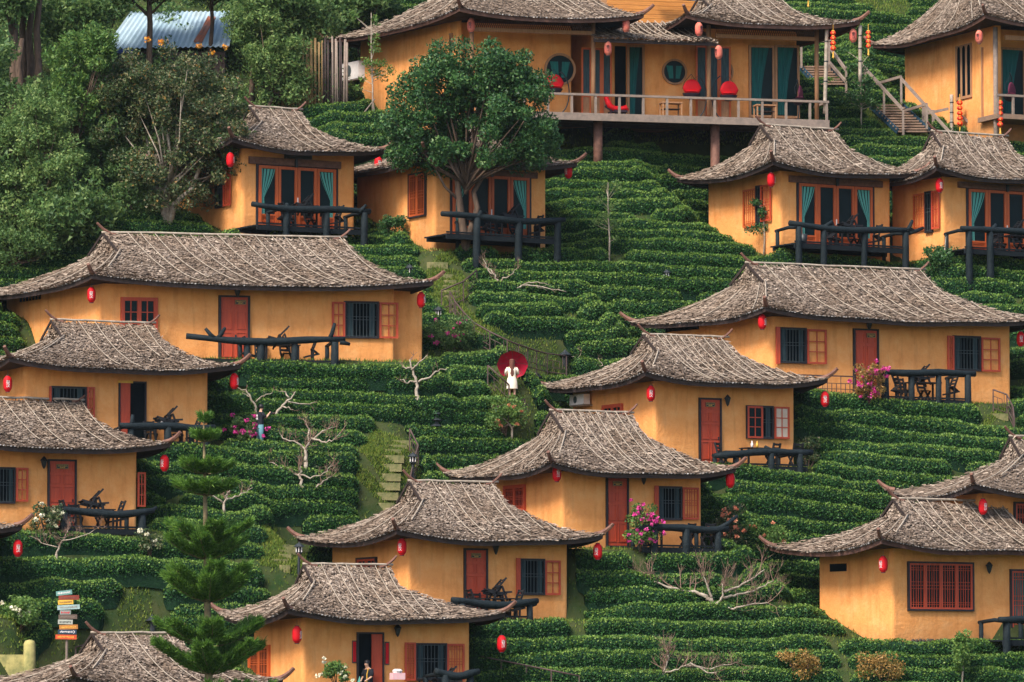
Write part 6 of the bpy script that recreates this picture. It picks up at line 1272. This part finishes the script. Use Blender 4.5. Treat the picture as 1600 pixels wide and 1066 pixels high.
tee = [(1.42, .07, .06, .02), (1.40, .17, .10, .02), (1.30, .20, .13, .02), (1.10, .19, .13, .02), (.95, .185, .13, .01), (.86, .19, .135, 0)]; shell('t_shirt', tee, 'shirt', mn)
for s_ in (1, -1): MB().tube([(s_ * .16, .01, 1.38), (s_ * .215, .10, 1.26), (s_ * .225, .15, 1.19)], [.07, .068, .062], 9).build('sleeve', 'shirt', mn, True); MB().tube([(s_ * .09, 0, .90), (s_ * .10, .03 * s_, .48), (s_ * .095, .06 * s_, .08)], [.115, .085, .07], 10).build('trouser_leg', 'jeans', mn, True)
MB().box(-.07, .07, -.150, -.115, 1.22, 1.30).box(-.09, -.02, -.150, -.115, 1.12, 1.19).box(.02, .09, -.150, -.115, 1.10, 1.18).build('shirt_print', 'white', mn)
MB().lathe([(.0, .125), (.07, .10), (.10, .04), (.098, -.03), (.085, -.05)], 12, (0, .045, 1.60)).build('hair', 'hair_black', mn, True)
cm = empty('camera_in_hands', b_ + np.array((.42, .18, 1.36)), R(-68), 'dark camera held up by the man in the black t-shirt', 'camera'); MB().box(-.075, .075, -.04, .03, -.05, .06).build('camera_body', 'black', cm); MB().tube([(0, .03, 0), (0, .17, 0)], .042, 10).build('lens', 'rust', cm)
p0 = S_['K'].pt(S_['K'].front(577, 1030, -.35)[0], -.35, .0); m3 = empty('person', p0 , S_['K'].a + R(115), 'man in dark shirt with yellow strap looking down in the open doorway', 'person')
body(m3, [((.22, .10, 1.12), (.14, .28, .98)), ((-.22, .10, 1.12), (-.12, .30, .98))], lean=.06, head=(0, .10)); shell('shirt', [(a_, b2 * 1.02, c2, .04) for a_, b2, c2, _ in tee], 'shirt', m3)
for s_ in (1, -1): MB().tube([(s_ * .16, .05, 1.38), (s_ * .22, .09, 1.22), (s_ * .222, .11, 1.14)], [.07, .066, .06], 9).build('sleeve', 'shirt', m3, True); MB().tube([(s_ * .09, 0, .90), (s_ * .10, 0, .48), (s_ * .095, 0, .08)], [.115, .085, .07], 10).build('trouser_leg', 'shirt', m3, True)
MB().lathe([(.0, .125), (.07, .10), (.10, .04), (.098, -.02)], 12, (0, .12, 1.61)).build('hair', 'hair_black', m3, True); MB().tube([(-.10, .16, 1.42), (-.06, .19, 1.2), (-.05, .18, .9)], .02, 6).build('strap', 'gold', m3)
x = S_['K'].front(562, 1040, -.3)[0]; o = MB().lathe([(0, 0), (.05, 0), (.05, .55), (.12, .62), (.0, .95)], 9).build('closed_parasol', 'teal_cloth', None, True); o.location = S_['K'].pt(x, -.3, .2); tag(o, 'small folded teal parasol standing in the open doorway', 'parasol')
# ---------------------------------------------------------------- labels of the tea hedges: from what stands next to each
LM = {'C': 'the longest left house', 'B': 'the long right house', 'A': 'the house behind the brownish tree', 'A2': 'the house behind the round tree', 'E': 'the tall posted deck house', 'E2': 'the right edge glazed house', 'H': 'the air conditioner house', 'I': 'the bougainvillea house', 'J': 'the middle house',
      'K': 'the house with the doorway man', 'G': 'the lowest left edge house', 'L': 'the open dark door house', 'Fh': 'the lattice window house', 'V': 'the villa', 'V2': 'the villa right wing', 'VR': 'the slit window villa'}
ords = ['first', 'second', 'third', 'fourth', 'fifth', 'sixth', 'seventh', 'eighth', 'ninth', 'tenth', 'eleventh', 'twelfth', 'thirteenth', 'fourteenth', 'fifteenth', 'sixteenth', 'seventeenth', 'eighteenth', 'nineteenth', 'twentieth']
cnt = {}; info = []
for o, C_, row in HEDGES:
    c = C_[len(C_) // 2]; px, py = proj(c); best = None
    for k, nm in LM.items():
        hh = S_[k]; q = proj(hh.pt(hh.W / 2, 0, 1.2)); dx, dy = px - q[0], py - q[1]; sc_ = math.hypot(dx / 1.5, dy)
        if best is None or sc_ < best[0]: best = (sc_, k, ('right of' if dx > 0 else 'left of') if abs(dx) > hh.W * 22 else ('below' if dy > 0 else 'above'))
    info.append((o, best[1], best[2], px, py, row, len(C_)))
from collections import defaultdict
gr = defaultdict(list)
for t in info: gr[(t[1], t[2])].append(t)
for (k, pos), L_ in gr.items():
    L_.sort(key=lambda t: (t[5] if pos == 'above' else -t[5], t[3])); rows = sorted({t[5] for t in L_}, reverse=pos != 'above')
    for t in L_:
        same = [u for u in L_ if u[5] == t[5]]; i = rows.index(t[5]); lead = 'long' if t[6] > 45 else 'short' if t[6] < 14 else ''
        w = '' if len(same) == 1 else (' left piece' if same.index(t) == 0 else ' right piece' if same.index(t) == len(same) - 1 else ' middle piece')
        way = 'counted upward' if pos == 'above' else 'counted downward'
        t[0]['label'] = f"{lead} clipped tea hedge, {ords[min(i, 19)]} row {pos} {LM[k]}{w}".strip()
print('tris', sum(len(m.polygons) * 2 for m in {o.data for o in bpy.data.objects if o.type == 'MESH'}))

# thin pale haze of the valley air
hz = MB().box(-1500, 1500, -1500, 1500, -18, 145).build('haze', 'soil'); hz['kind'] = 'stuff'; hz['label'] = 'thin even haze of the valley air'
mh = bpy.data.materials.new('haze_air'); mh.use_nodes = True; nh = mh.node_tree; nh.nodes.clear(); oh = nh.nodes.new('ShaderNodeOutputMaterial'); pv = nh.nodes.new('ShaderNodeVolumePrincipled')
pv.inputs['Density'].default_value = .00006; pv.inputs['Color'].default_value = (.80, .90, .95, 1); pv.inputs['Anisotropy'].default_value = .3; nh.links.new(pv.outputs[0], oh.inputs['Volume']); hz.data.materials.clear(); hz.data.materials.append(mh)
